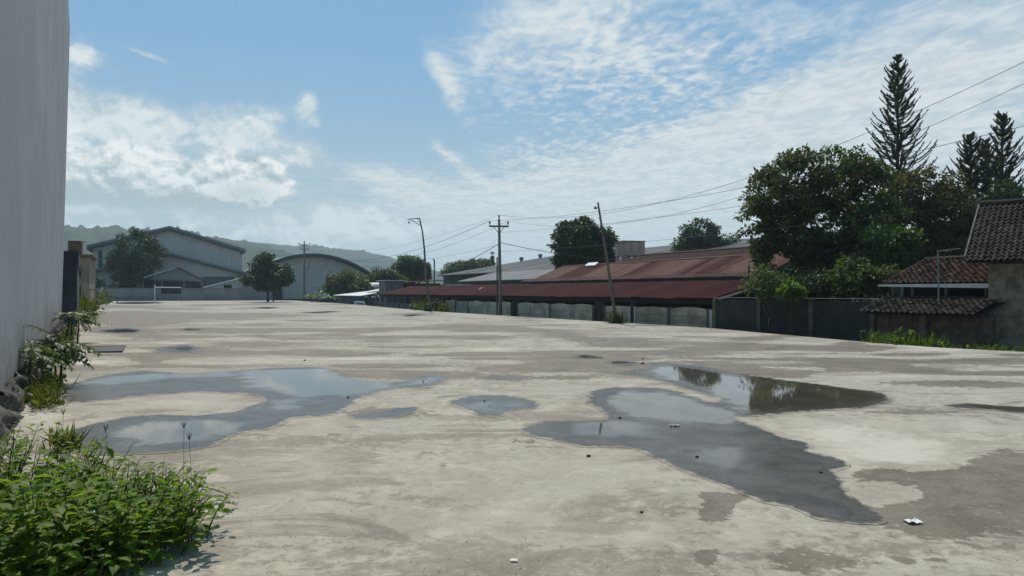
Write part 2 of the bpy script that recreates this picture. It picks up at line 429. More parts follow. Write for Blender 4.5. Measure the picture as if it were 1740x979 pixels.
tag(lot, 'wide stained grey concrete lot with puddles', 'pavement', kind='structure')

# ---- puddles: wet concrete with sheets of standing water in the hollows
m = bpy.data.materials.new('wet_concrete'); m.use_nodes = True
T = NT(m.node_tree); b = T.n['Principled BSDF']
P = T.new('ShaderNodeNewGeometry').outputs['Position']
wa = T.new('ShaderNodeAttribute', attribute_name='water').outputs['Fac']
ed = T.new('ShaderNodeAttribute', attribute_name='edge').outputs['Fac']
dc, dr, dh = concrete_nodes(T, P, T.new('ShaderNodeAttribute', attribute_name='stain').outputs['Fac'])
n1 = T.noise(P, 2.2, 6, 0.65, 0.5); n2 = T.noise(P, 34.0, 4, 0.68); n3 = T.noise(P, 8.0, 6, 0.70)
def ct(n, k): return T.m('MULTIPLY', T.m('SUBTRACT', n, 0.5), k)
e_ = T.m('ADD', ed, T.m('ADD', ct(n3, 9.0), ct(n1, 8.0)))
wet = T.step(e_, 0.2, 2.6)
w = T.m('MULTIPLY', T.step(T.m('ADD', wa, T.m('ADD', ct(n1, 2.2), ct(n3, 1.0))), -0.85, 0.65), wet)
c = T.mix(T.step(n1, 0.38, 0.62), (0.062, 0.054, 0.043), (0.112, 0.098, 0.079))
c = T.mix(T.step(n2, 0.50, 0.68, 0.0, 0.5), c, (0.17, 0.162, 0.148))
c = T.mix(T.step(e_, 1.0, 6.0, 0.75, 0.0), c, (0.085, 0.068, 0.049))
c = T.mix(w, c, T.mix(T.step(n1, 0.3, 0.7), (0.056, 0.049, 0.039), (0.092, 0.081, 0.066)))
c = T.mix(wet, dc, c)
T.l.new(c, b.inputs['Base Color'])
rgh = T.m('MULTIPLY_ADD', w, -0.22, 0.24)
T.l.new(T.m('ADD', T.m('MULTIPLY', rgh, wet), T.m('MULTIPLY', dr, T.m('SUBTRACT', 1.0, wet))), b.inputs['Roughness'])
b.inputs['IOR'].default_value = 1.36
T.l.new(T.m('MULTIPLY_ADD', wet, 0.3, 0.2), b.inputs['Specular IOR Level'])
bn = T.new('ShaderNodeBump'); bn.inputs['Distance'].default_value = 0.014
T.l.new(T.m('MULTIPLY_ADD', w, -0.395, 0.40), bn.inputs['Strength']); T.l.new(T.m('ADD', n2, T.m('MULTIPLY', n3, 0.6)), bn.inputs['Height']); T.l.new(bn.outputs[0], b.inputs['Normal'])
WET = m
def fract_outline(px_list, amp, seed):
    r = random.Random(seed)
    P_ = [G(*p) for p in px_list]; n = len(P_); out = []
    for i in range(n):                                   # smooth curve through the corners
        p0, p1, p2, p3 = P_[i - 1], P_[i], P_[(i + 1) % n], P_[(i + 2) % n]
        L = (p2 - p1).length; k = max(2, min(40, int(L / (0.010 * p1.y))))
        for j in range(k):
            t = j / k
            q = 0.5 * ((2 * p1) + (p2 - p0) * t + (2 * p0 - 5 * p1 + 4 * p2 - p3) * t * t + (3 * p1 - p0 - 3 * p2 + p3) * t ** 3)
            out.append(q)
    m_ = len(out); off = np.zeros((m_, 2))
    for o_ in range(5):
        k = max(4, int(m_ / (16 / 2 ** o_))); ctl = np.array([[r.uniform(-1, 1), r.uniform(-1, 1)] for _ in range(k)])
        idx = np.arange(m_) / m_ * k; i0 = np.floor(idx).astype(int) % k; f_ = idx - np.floor(idx)
        off += (ctl[i0] * (1 - f_)[:, None] + ctl[(i0 + 1) % k] * f_[:, None]) * amp / 1.7 ** o_
    return [(q.x + off[i, 0] * q.y * .5, q.y + off[i, 1] * q.y) for i, q in enumerate(out)]
def puddle(label, px_list, waters, amp=0.011, seed=1, z=0.004):
    poly = fract_outline(px_list, amp, seed)
    P_ = np.array(poly); n = len(poly)
    x0, x1, y0, y1 = P_[:, 0].min(), P_[:, 0].max(), P_[:, 1].min(), P_[:, 1].max()
    stp = max(0.05, math.sqrt((x1 - x0) * (y1 - y0) / 5000))
    X, Y = np.meshgrid(np.arange(x0, x1, stp), np.arange(y0, y1, stp)); X = X.ravel() + rng.uniform(-.3, .3, X.size) * stp; Y = Y.ravel() + rng.uniform(-.3, .3, Y.size) * stp
    d = poly_dist(X, Y, poly); k = d > stp * .35
    allp = [Vector(p) for p in poly] + [Vector(p) for p in zip(X[k].tolist(), Y[k].tolist())]
    vo_, _, fo_ = delaunay_2d_cdt(allp, [(i, (i + 1) % n) for i in range(n)], [], 1, 1e-6)[:3]
    v2 = np.array([(v.x, v.y) for v in vo_])
    ctr = v2.mean(0)
    me_ = bpy.data.meshes.new('puddle')
    fs = []
    for f_ in fo_:
        a_, b_, c_ = (v2[i] for i in f_[:3])
        fs.append(tuple(f_) if (b_[0] - a_[0]) * (c_[1] - a_[1]) - (b_[1] - a_[1]) * (c_[0] - a_[0]) > 0 else tuple(reversed(f_)))
    me_.from_pydata([(x - ctr[0], y - ctr[1], 0) for x, y in v2], [], fs)
    wv_ = np.full(len(v2), -1.0)
    for wp in waters:
        q = [G(*p) for p in wp]; q = [(p.x, p.y) for p in q]
        sc_ = 0.035 * np.mean([p[1] for p in q])
        wv_ = np.maximum(wv_, np.clip(poly_dist(v2[:, 0], v2[:, 1], q) / sc_, -1, 1))
    attr(me_, 'water', wv_); attr(me_, 'edge', np.maximum(poly_dist(v2[:, 0], v2[:, 1], poly), 0) / (0.004 * v2[:, 1])); attr(me_, 'stain', stain_field(v2[:, 0], v2[:, 1]))
    me_.materials.append(WET)
    o = link('puddle', me_); o.location = (ctr[0], ctr[1], z)
    tag(o, label, 'puddle', 'puddles on the concrete lot', kind='structure')
puddle('large forked puddle on the lot beside the white wall and foreground bush',
       [(100, 664), (110, 654), (150, 643), (200, 634), (255, 628), (300, 631), (350, 632), (400, 628), (440, 625), (490, 624), (545, 624), (575, 628), (592, 637), (622, 645), (660, 648), (688, 646),
        (712, 638), (738, 636), (758, 642), (748, 653), (720, 659), (688, 659), (650, 664), (612, 676), (592, 691), (572, 702), (545, 706), (502, 708), (490, 716), (462, 728), (432, 733), (403, 737), (386, 748),
        (368, 757), (340, 764), (280, 772), (200, 777), (140, 775), (106, 762), (94, 746), (110, 731), (150, 718), (200, 709), (270, 703), (330, 704), (382, 700), (412, 692), (442, 682), (440, 675),
        (412, 669), (370, 667), (320, 666), (270, 670), (220, 676), (160, 683), (108, 686)],
       [[(120, 652), (250, 631), (330, 634), (400, 630), (400, 640), (300, 644), (180, 655)], [(410, 642), (400, 631), (560, 626), (600, 643), (680, 653), (610, 670), (520, 674), (470, 668), (430, 655)],
        [(700, 643), (745, 640), (735, 652), (690, 655)], [(190, 735), (270, 715), (340, 712), (410, 720), (395, 735), (320, 750), (230, 758)], [(470, 680), (520, 680), (500, 698), (460, 694)]], seed=3)
puddle('small oval puddle between the two large puddles',
       [(752, 684), (775, 676), (800, 672), (845, 671), (885, 676), (912, 683), (923, 691), (905, 698), (872, 700), (862, 708), (848, 711), (828, 708), (800, 699), (770, 692)],
       [[(790, 690), (830, 684), (870, 688), (850, 700), (815, 698)]], seed=5)
puddle('largest puddle on the lot, mirroring the big tree',
       [(992, 677), (1010, 666), (1040, 660), (1090, 660), (1140, 662), (1180, 672), (1208, 681), (1219, 678), (1195, 669), (1160, 661), (1125, 651), (1080, 640), (1040, 633), (1062, 629), (1092, 625), (1086, 617),
        (1120, 615), (1180, 620), (1250, 632), (1330, 645), (1420, 656), (1490, 664), (1525, 674), (1500, 689), (1440, 695), (1390, 700), (1330, 702), (1290, 708), (1254, 711), (1290, 725), (1340, 744), (1382, 752),
        (1380, 766), (1420, 776), (1450, 790), (1428, 806), (1446, 822), (1455, 840), (1490, 866), (1516, 888), (1478, 893), (1420, 888), (1380, 880), (1340, 862), (1300, 855), (1240, 830), (1200, 815), (1150, 798),
        (1110, 780), (1080, 766), (1040, 760), (980, 758), (930, 748), (892, 739), (880, 730), (900, 722), (930, 713), (990, 711), (1022, 708), (1024, 700), (996, 686)],
       [[(1090, 630), (1130, 618), (1250, 636), (1340, 649), (1440, 662), (1490, 675), (1440, 690), (1340, 698), (1255, 704), (1225, 680), (1190, 662), (1130, 645)],
        [(1020, 680), (1060, 665), (1140, 668), (1210, 686), (1260, 706), (1240, 722), (1150, 718), (1060, 705)], [(960, 722), (1040, 714), (1090, 722), (1120, 738), (1040, 742), (970, 738)],
        [(1180, 762), (1260, 758), (1285, 780), (1240, 796), (1195, 786)], [(1290, 790), (1330, 778), (1330, 792), (1300, 806)]], seed=8)
puddle('grey damp smear beyond the small oval puddle', [(818, 641), (838, 637), (872, 638), (896, 644), (902, 651), (878, 649), (850, 644)], [], seed=31)
puddle('brown damp smear left of the small oval puddle', [(596, 706), (630, 702), (668, 694), (706, 692), (722, 696), (700, 703), (664, 710), (625, 712)], [], seed=32)
puddle('thin dark puddle beyond the tree-mirroring puddle', [(972, 605), (1000, 603), (1030, 606), (1032, 609), (1005, 609), (985, 608)], [[(975, 605), (1000, 604), (1030, 606), (1005, 609)]], seed=9)
puddle('dark lens-shaped puddle touching the end of the tree-mirroring puddle', [(1026, 616), (1040, 612), (1065, 613), (1088, 617), (1075, 621), (1045, 621)], [[(1028, 616), (1050, 612), (1085, 617), (1050, 621)]], seed=10)
puddle('long dark puddle at the edge of the picture beside brown damp concrete', [(1606, 689), (1640, 685), (1700, 688), (1790, 694), (1800, 704), (1740, 703), (1680, 699), (1630, 696)], [[(1640, 690), (1700, 690), (1780, 697), (1700, 698)]], seed=12)
puddle('pale round puddle beyond the big forked puddle', [(258, 595), (280, 588), (320, 586), (350, 590), (352, 596), (320, 600), (280, 600)], [[(285, 592), (320, 588), (340, 593), (310, 598)]], seed=13)
puddle('dark flat puddle beside the plants under the dark wall', [(158, 563), (180, 559), (220, 558), (262, 562), (240, 566), (200, 567), (170, 566)], [[(160, 563), (210, 559), (255, 562), (200, 566)]], seed=14)
puddle('thin dark puddle in the middle distance of the lot', [(292, 560), (320, 557), (356, 559), (335, 562), (305, 562)], [[(295, 560), (320, 558), (350, 559), (320, 562)]], seed=15)
puddle('dark puddle near the white post at the far wall', [(178, 515.5), (215, 513.2), (260, 512.8), (282, 514.5), (260, 516.5), (215, 517)], [[(180, 515.4), (220, 513.4), (275, 514.6), (220, 516.8)]], seed=16)
puddle('dark puddle near the small tree on the lot', [(424, 523), (450, 521.5), (478, 522.5), (465, 524.5), (440, 525)], [[(426, 523), (450, 521.8), (476, 522.5), (450, 524.6)]], seed=17)
puddle('long dark puddle in front of the pale tin roofs', [(508, 531.5), (540, 529), (585, 528.5), (560, 532), (530, 533)], [[(510, 531.4), (540, 529.2), (580, 528.8), (540, 532.8)]], seed=18)
puddle('dark puddle in front of the gooseneck lamp post', [(676, 536.5), (700, 534), (728, 534.5), (715, 537.5), (690, 538)], [[(678, 536.4), (700, 534.2), (726, 534.7), (700, 537.7)]], seed=19)

# ---- rectangular drain opening beside the wall plants
pts4 = [G(150, 590), G(214, 589), G(208, 599), G(150, 600)]
o = empty('drain_cover', (pts4[0] + pts4[2]) / 2, 'dark rectangular drain opening beside the leafy saplings at the wall', 'drain')
mb = MB(); mb.prism([p + Z * 0.006 for p in pts4], Z * 0.02); mb.build('grate', mat('drain_dark', (0.02, 0.02, 0.022), 0.6), o)
mb = MB()
for i in range(4):
    a_, b_ = pts4[i], pts4[(i + 1) % 4]; d_ = (b_ - a_).normalized(); s_ = Vector((-d_.y, d_.x, 0)) * 0.07
    mb.box(a_ + Z * .004 + s_ * .1, b_ - a_, s_ * -1, Z * (0.035 + .003 * i))
mb.build('frame', mat('drain_frame', (0.10, 0.095, 0.085), 0.9), o)

# ---- hills, fading in the haze
hm = mat('hill_forest', (0.018, 0.030, 0.014), 0.95, col2=(0.045, 0.060, 0.026), scale=0.03)
def hills(name, label, prof, d0, seed, depth=300.0):
    r = np.random.default_rng(seed)
    xs = np.linspace(-700, 2500, 640); px_ = [p[0] for p in prof]; py_ = [p[1] for p in prof]
    top = np.interp(xs, px_, py_)
    jit = np.convolve(r.normal(0, 1, xs.size + 8), np.ones(3) / 3, 'same')[4:-4] * 0.7 + np.convolve(r.normal(0, 1, xs.size + 60), np.ones(25) / 25, 'same')[30:-30] * 5
    rows = 14; V = []; Fc = []
    for j in range(rows):
        g = j / (rows - 1); d = d0 - depth + 2 * depth * g; prof_h = math.sin(math.pi * min(g, .98)) ** 0.8 if g > 0 else 0
        amp = r.normal(0, 1, xs.size); amp = np.convolve(amp, np.ones(9) / 9, 'same')
        for i, x in enumerate(xs):
            H = CAMZ + (HY - top[i] + jit[i]) / F * d0 - GZ
            h = GZ - .5 + max(0, H * prof_h * (1 + (0.22 * amp[i] if abs(g - .5) > .06 else 0)))
            V.append(((x - CX) / F * d, d, h))
    n = xs.size
    for j in range(rows - 1):
        for i in range(n - 1): Fc.append((j * n + i, j * n + i + 1, (j + 1) * n + i + 1, (j + 1) * n + i))
    mb = MB(); mb.v = V; mb.f = Fc
    tag(mb.build(name, hm, smooth=True), label, 'hill', kind='structure')
hills('hill', 'nearer wooded hill ridge behind the grey warehouse', [(-700, 440), (0, 412), (105, 399), (150, 392), (185, 387), (205, 391), (245, 399), (300, 404), (350, 404), (375, 405), (405, 410), (440, 418), (480, 428), (520, 440), (560, 446), (620, 452), (700, 468), (760, 478), (1000, 482), (2500, 482)], 900, 2)
hills('hill', 'farther hazy hill ridge behind the arched warehouse', [(-700, 430), (300, 416), (400, 412), (432, 411), (470, 416), (540, 421), (575, 424), (605, 425), (640, 432), (662, 438), (690, 450), (730, 462), (800, 470), (1000, 476), (2500, 480)], 1600, 4)
# ================================================================== buildings and walls
def plaster_mat():
    m = bpy.data.materials.new('white_plaster'); m.use_nodes = True
    T = NT(m.node_tree); b = T.n['Principled BSDF']; P = T.new('ShaderNodeNewGeometry').outputs['Position']
    sz = T.new('ShaderNodeSeparateXYZ'); T.l.new(P, sz.inputs[0])
    c = T.mix(T.step(T.noise(P, .35, 5, .6), .38, .62), (0.30, 0.305, 0.315), (0.35, 0.355, 0.365))
    c = T.mix(T.step(T.noise(T.scale_vec(P, (1, 1, .06)), 1.6, 6, .68), .52, .74, 0, .14), c, (0.25, 0.25, 0.245))
    c = T.mix(T.step(T.noise(P, 6, 6, .7), .50, .68, 0, .16), c, (0.26, 0.26, 0.25))
    splash = T.m('ADD', sz.outputs[2], T.m('MULTIPLY', T.m('SUBTRACT', T.noise(P, 2.2, 6, .7), .5), 2.4))
    c = T.mix(T.step(splash, .3, 1.5, .75, 0), c, (0.17, 0.155, 0.125))
    T.l.new(c, b.inputs['Base Color']); b.inputs['Roughness'].default_value = .88; b.inputs['Specular IOR Level'].default_value = .2
    bn = T.new('ShaderNodeBump'); bn.inputs['Strength'].default_value = .3; bn.inputs['Distance'].default_value = .02
    T.l.new(T.noise(P, 5, 6, .65), bn.inputs['Height']); T.l.new(bn.outputs[0], b.inputs['Normal'])
    return m
plaster = plaster_mat()
stone = mat('dark_plinth_stone', (0.045, 0.042, 0.036), 0.95, col2=(0.13, 0.12, 0.10), scale=3.5, bump=0.8, bscale=9)
conc = mat('grey_cement', (0.20, 0.20, 0.19), 0.9, var=0.22, scale=0.8, bump=0.2, bscale=20)
dconc = mat('dark_cement', (0.085, 0.088, 0.085), 0.9, var=0.3, scale=0.9)
dark = mat('dark_interior', (0.018, 0.018, 0.018), 0.9)

# ---- tall white wall of the neighbouring building
WD = Vector((-math.sin(rad(30)), math.cos(rad(30)), 0)); WN = Vector((math.cos(rad(30)), math.sin(rad(30)), 0))
W0 = Vector((-6.40, 9.2, 0))
o = empty('white_building', W0 + WD * 15, 'tall plain white plastered building wall along the lot', 'building')
a0, a1 = W0 - WD * 16, W0 + WD * 29.6
mb = MB()
hb, ht = 14.2, 19.0; lean = 0.30
def wall_slab(m_, z0, z1, off0, off1, th=9.0):
    p = [a0 + WN * off0 + Z * z0, a1 + WN * off0 + WD * (off0 * .5) + Z * z0, a1 - WN * th + Z * z0, a0 - WN * th + Z * z0]
    q = [a0 + WN * off1 + Z * z1, a1 + WN * off1 + WD * (off1 * .5) + Z * z1, a1 - WN * th + Z * z1, a0 - WN * th + Z * z1]
    m_.add(p + q, [(3, 2, 1, 0), (4, 5, 6, 7), (0, 1, 5, 4), (1, 2, 6, 5), (2, 3, 7, 6), (3, 0, 4, 7)])
wall_slab(mb, 0.36, hb, 0.0, lean); mb.build('wall', plaster, o)
mb = MB(); wall_slab(mb, hb + .01, ht, lean - 0.02, lean - 0.22); mb.build('parapet', plaster, o)
mb = MB(); r = random.Random(5)                                    # rough stone footing
nk, nz_ = 520, 11; base = len(mb.v)
for i in range(nk + 1):
    p = a0 + (a1 - a0) * (i / nk)
    for j in range(nz_ + 1):
        g = j / nz_
        out_ = 0.15 * (1 - g) ** .7 + 0.03 + r.uniform(-.03, .035) + .06 * math.sin(i * .37 + j * .9) * math.sin(i * .11)
        mb.v.append(tuple(p + WN * out_ + Z * (g * .45 - .02 + (r.uniform(-.02, .02) if j else 0))))
for i in range(nk):
    for j in range(nz_):
        k = i * (nz_ + 1) + j; mb.f.append((k, k + nz_ + 1, k + nz_ + 2, k + 1))
e = len(mb.v)
mb.quad(a0 - WN * .3, a0 + WN * .05, a0 + WN * .05 + Z * .5, a0 - WN * .3 + Z * .5)
mb.build('stone_footing', stone, o, True)

# ---- dark lower wall beyond the white corner
p0 = a1 + WN * 0.62 + WD * 0.3; L = 17.0
o = empty('boundary_wall', p0 + WD * L / 2, 'dark grey wall just past the white building corner', 'wall')
dgrey = mat('painted_dark_wall', (0.055, 0.062, 0.072), 0.8, var=0.25, scale=0.6)
mb = MB(); mb.box(p0, WD * L, WN * -1.1, Z * 3.0); mb.build('wall', dgrey, o)
mb = MB(); mb.box(p0 + WN * .06 + Z * 3.0 - WD * .05, WD * (L + .1), WN * -1.2, Z * 0.62); mb.build('coping', mat('dark_coping', (0.03, 0.033, 0.04), 0.8), o)

# ---- cream house beyond it
c0_ = at(122, 500, 66); c0_.z = GZ
o = empty('house', c0_, 'narrow cream house with brown upper storey beyond the dark wall', 'house')
cream = mat('cream_plaster', (0.23, 0.185, 0.13), 0.9, var=0.2, scale=0.7)
brown = mat('brown_boards', (0.12, 0.075, 0.05), 0.9, var=0.3, scale=1.2)
q = at(110, 500, 66); q.z = GZ
mb = MB(); mb.box(q, N * 1.9, U * 8, Z * 6.1); mb.box(q - N * 6, N * 5.98, U * 8, Z * 5.2); mb.build('wall', cream, o)
mb = MB(); mb.box(q + N * -.3 - U * .4 + Z * 6.12, N * 2.5, U * 8.8, Z * .18); mb.build('roof', brown, o)
mb = MB(); mb.box(q + N * .15 + U * 1 + Z * 6.32, N * 1.0, U * 2.2, Z * 1.25); mb.build('roof_room', brown, o)
mb = MB(); mb.box(q + N * .0 + U * .8 + Z * 7.58, N * 1.6, U * 2.6, Z * .08); mb.build('white_canopy', mat('white_sheet', (0.75, 0.75, 0.75), 0.5, var=.06), o)
for k in range(2):
    mb = MB(); mb.box(q + N * (0.35) - U * .06 + Z * (2.4 + 1.9 * k), N * .9, U * .05, Z * 1.1); w_ = mb.build('window', dark, o)
    mb = MB(); mb.box(q + N * (0.28) - U * .12 + Z * (2.32 + 1.9 * k), N * 1.04, U * .1, Z * .07); mb.build('sill', cream, w_)
mb = MB(); mb.box(q + N * 1.92 + U * .2 + Z * 3.1, N * .55, U * 1.4, Z * .08); mb.build('awning', brown, o)
mb = MB(); mb.tube([q + N * 2.35 + U * .3 + Z * .8, q + N * 2.35 + U * .3 + Z * 3.1], .05); mb.build('post', cream, o)

# ---- far boundary wall with its gap, white post and frame
o = empty('boundary_wall', TS(145.4, 0, 0), 'low grey cement wall closing the far end of the lot', 'wall')
fgrey = mat('far_wall_cement', (0.20, 0.196, 0.19), 0.9, var=0.2, scale=0.3)
for s0, s1 in ((-13.5, 1.6), (4.8, 20.5)):
    mb = MB(); mb.box(TS(145, s0, -1.2), N * (s1 - s0), U * .3, Z * (1.2 + 2.15)); mb.build('wall', fgrey, o)
    mb = MB(); mb.box(TS(144.93, s0, 2.153), N * (s1 - s0), U * .42, Z * .12); mb.build('coping', mat('far_coping', (.17, .175, .18), .9), o)
mb = MB(); mb.box(TS(145.02, 1.603, -1.2), N * 3.194, U * .26, Z * 2.45); mb.build('gap_sill_wall', fgrey, o)
mb = MB(); mb.box(TS(144.98, -13, 0.05), N * 14.4, U * .02, Z * .75); mb.build('dado', mat('far_dado', (.15, .155, .16), .9), o)
steel0 = mat('dull_steel', (.12, .12, .12), .7)
mb = MB(); mb.box(TS(145.25, 1.4, 1.2), N * 3.6, U * .05, Z * 1.1); mb.build('gap_shade_fill', dark, o)  # near-black sheet standing in for the shade seen through the gap
o = empty('goal_frame', G(263, 514.5), 'thin white metal post with crossbar before the far wall', 'frame')
wm = mat('white_metal', (0.70, 0.70, 0.70), 0.45, var=.06)
g0 = G(263, 514.5); g1 = g0 + N * 3.6
mb = MB(); mb.tube([g0, g0 + Z * 2.75], .07, 8); mb.build('post', wm, o)
mb = MB(); mb.tube([g0 + Z * 2.28, g1 + Z * 2.24], .06, 8); mb.build('crossbar', wm, o)
mb = MB(); mb.tube([g1 + U * .2, g1 + U * .2 + Z * 2.3], .02, 6); mb.build('stay', steel0, o)

# ---- grey warehouses
wgrey = mat('warehouse_wall', (0.50, 0.455, 0.405), 0.85, var=0.07, scale=0.25, stretch=(1, 1, .2))
rgrey = mat('warehouse_roof', (0.075, 0.085, 0.082), 0.7, var=0.12, scale=0.2)
rlight = mat('warehouse_verge', (0.17, 0.20, 0.20), 0.6, var=0.1, scale=0.2)
def gable_shed(o, t0, t1, s0, s1, ze, zr, over=1.2, rt=.5, rise_shift=0.5):
    sm = s0 + (s1 - s0) * rise_shift
    mb = MB(); mb.prism([TS(t0, s0, GZ), TS(t0, s1, GZ), TS(t0, s1, ze), TS(t0, sm, zr), TS(t0, s0, ze)], U * (t1 - t0)); mb.build('wall', wgrey, o)
    k = (zr - ze) / (sm - s0); k2 = (zr - ze) / (s1 - sm)
    for side in (0, 1):
        e_, ez = (s0 - over, ze - over * k) if side == 0 else (s1 + over, ze - over * k2)
        mb = MB(); mb.prism([TS(t0 - over, e_, ez + .03), TS(t0 - over, sm, zr + .03), TS(t0 - over, sm, zr + rt), TS(t0 - over, e_, ez + rt)], U * (t1 - t0 + 2 * over)); r_ = mb.build('roof', rgrey, o)
        mb = MB(); mb.prism([TS(t0 - over - .06, e_, ez + rt * .55), TS(t0 - over - .06, sm, zr + rt * .55), TS(t0 - over - .06, sm, zr + rt + .12), TS(t0 - over - .06, e_, ez + rt + .12)], U * .05); mb.build('verge_trim', rlight, r_)
o = empty('warehouse', TS(165, 3.3, GZ), 'large grey warehouse with tall gable behind the far wall', 'warehouse')
gable_shed(o, 165, 205, -10.2, 16.8, 10.0, 14.0, 1.0, .75)
for k, s_ in enumerate((-9.3, -7.2)):
    mb = MB(); mb.box(TS(164.86, s_, 5.5), N * .7, U * .1, Z * 4.2); w_ = mb.build('vent_panel', mat('vent_dark', (.06, .065, .07), .7), o)
mb = MB()
for k in range(27): mb.box(TS(164.93, -9.9 + k, 5.8), N * .06, U * .05, Z * 4.1)
mb.build('cladding_rib', wgrey, o)
mb = MB(); mb.tube([TS(164.6, 17.0, GZ), TS(164.6, 17.0, 9.4)], .13, 8); mb.build('downpipe', rlight, o)
o = empty('warehouse', TS(158, 1.5, GZ), 'lower grey gabled shed in front of the large warehouse', 'warehouse')
gable_shed(o, 158, 163.9, -11.5, 18.2, 4.6, 8.5, .8, .6, 0.50)
mb = MB(); mb.box(TS(157.9, 9.0, 2.6), N * 6, U * .08, Z * 2.0); mb.build('louvre', mat('louvre_grey', (.12, .125, .13), .7), o)

o = empty('pavilion', TS(151, 3.6, GZ), 'small open pavilion with light gable roof behind the far wall', 'pavilion')
gb = mat('gable_boards', (0.22, 0.205, 0.17), 0.9, var=.15, scale=.6)
zl, zh, sl, sr, sm = 3.6, 6.0, -2.0, 9.2, 4.6
mb = MB(); mb.prism([TS(151, sl + 1.2, zl + .25), TS(151, sr - .3, zl + .25), TS(151, sm, zh - .15)], U * .15); mb.build('gable', gb, o)
for a_, b_ in (((sl, zl), (sm, zh)), ((sr, zl), (sm, zh))):
    mb = MB(); mb.prism([TS(150.5, a_[0], a_[1]), TS(150.5, b_[0], b_[1]), TS(150.5, b_[0], b_[1] + .18), TS(150.5, a_[0], a_[1] + .18)], U * 5); mb.build('roof', mat('pavilion_roof', (.10, .10, .10), .7), o)
mb = MB(); mb.prism([TS(150.42, sl + .6, zl + .42), TS(150.42, sm - .6, zh - .12), TS(150.42, sm - .6, zh + .12), TS(150.42, sl + .6, zl + .66)], U * .06); mb.build('bargeboard', mat('pale_board', (.42, .43, .44), .6), o)
for s_ in (sl + .6, 1.8, 5.5, sr - .6):
    mb = MB(); mb.tube([TS(151.2, s_, GZ), TS(151.2, s_, zl + .2)], .16, 8); mb.build('post', mat('post_brown', (.20, .15, .12), .8), o)
mb = MB(); mb.box(TS(155, sl + .3, GZ), N * 10.4, U * .3, Z * (zl - GZ)); mb.build('back_wall', dconc, o)

o = empty('shed', TS(148.5, 13, GZ), 'lean-to shed with pale sloping tin roof behind the far wall', 'shed')
tin = mat('pale_tin', (0.50, 0.52, 0.54), 0.45, var=.1, scale=.5, spec=.5)
mb = MB(); mb.prism([TS(147.5, 8.6, 2.25), TS(147.5, 15.4, 4.1), TS(147.5, 15.4, 4.25), TS(147.5, 8.6, 2.42)], U * 3.5); mb.build('roof', tin, o)
mb = MB(); mb.prism([TS(148, 9.2, GZ), TS(148, 15.2, GZ), TS(148, 15.2, 4.0), TS(148, 9.2, 2.36)], U * 2.5); mb.build('wall', wgrey, o)
mb = MB(); mb.box(TS(147.95, 12.2, 2.3), N * 1.4, U * .04, Z * .6); mb.build('opening', dark, o)

o = empty('warehouse', TS(152, 29.3, GZ), 'grey warehouse with dark arched roof behind the far trees', 'warehouse')
sA, sB, zE, zT = 17.3, 41.3, 4.5, 8.7
arc = [(sA + (sB - sA) * i / 24, zE + (zT - zE) * (1 - (2 * i / 24 - 1) ** 2)) for i in range(25)]
mb = MB(); mb.prism([TS(152, sA, GZ)] + [TS(152, sB, GZ)] + [TS(152, s_, z_) for s_, z_ in reversed(arc)], U * 40); mb.build('wall', mat('pale_shed_wall', (0.48, 0.44, 0.395), .85, var=.08, scale=.3), o)
mb = MB(); low = [TS(150.6, sA + (s_ - sA) * 1.03 - .36, z_ + .04) for s_, z_ in arc]; up = [p + Z * .55 for p in low]
mb.prism(low + list(reversed(up)), U * 43); rf = mb.build('roof', mat('dark_arch_roof', (.045, .062, .068), .6, var=.15), o)
mb = MB()
for s_, z_ in arc[:9]: pass
mb.prism([p + Z * .56 - U * .04 for p in low[1:9]] + [p + Z * .66 - U * .04 for p in reversed(low[1:9])], U * 20); mb.build('ridge_sheet', tin, rf)
mb = MB(); mb.tube([TS(151.7, sB - .2, GZ), TS(151.7, sB - .2, zE)], .12, 8); mb.build('downpipe', rlight, o)
mb = MB(); mb.box(TS(151.9, sA, GZ), N * (sB - sA), U * .08, Z * 1.5); mb.build('dado', mat('dado_dark', (.05, .055, .07), .9), o)
mb = MB(); mb.box(TS(150, 21.2, GZ), N * 1.7, U * .12, Z * 4.3)
gt = empty('gate', TS(150, 22, GZ), 'narrow dark green metal gate beside the small tree', 'gate')
mb.build('leaf_panel', mat('green_gate', (.02, .05, .035), .6), gt)
mb = MB(); mb.box(TS(149.9, 21.0, GZ), N * .18, U * .3, Z * 4.5); mb.build('post', dconc, gt)
mb = MB(); mb.box(TS(149.9, 22.92, GZ), N * .18, U * .3, Z * 4.5); mb.build('post', dconc, gt)

# ---- pale tin roofs and white car near the far end of the lot's edge
wtin = mat('white_tin', (0.62, 0.62, 0.60), 0.5, var=.1, scale=.6)
def plate(m_, pts, th=.08): m_.prism(pts, Z * th)
o = empty('carport', at(610, 505, 108) * 1.0, 'open shelter with pale slanted tin roof beside the white car', 'shelter'); o.location.z = GZ
mb = MB(); plate(mb, [at(566, 502.5, 108), at(612, 503.5, 103), at(641, 498.5, 104), at(634, 494.5, 116)]); mb.build('roof', wtin, o)
mb = MB(); plate(mb, [at(622, 497.2, 107), at(660, 493.8, 104), at(661, 490.2, 112), at(636, 492.5, 114)]); mb.build('roof', wtin, o)
for x_, d_, y_ in ((572, 107, 503), (596, 104, 503.2), (636, 104.5, 499), (613, 113, 499)):
    p = at(x_, y_, d_); mb = MB(); mb.tube([Vector((p.x, p.y, GZ)), p], .07, 6); mb.build('post', dconc, o)
mb = MB(); p = at(570, 505, 118); p.z = GZ; mb.box(p, at(655, 505, 112) - at(570, 505, 118), U * .2, Z * 2.0); mb.build('back_wall', mat('shelter_wall', (.10, .10, .11), .9), o)
mb = MB(); p = at(637, 505, 103.6); p.z = GZ; mb.box(p, N * .15, U * 6, Z * 1.9); mb.build('side_wall', dconc, o)
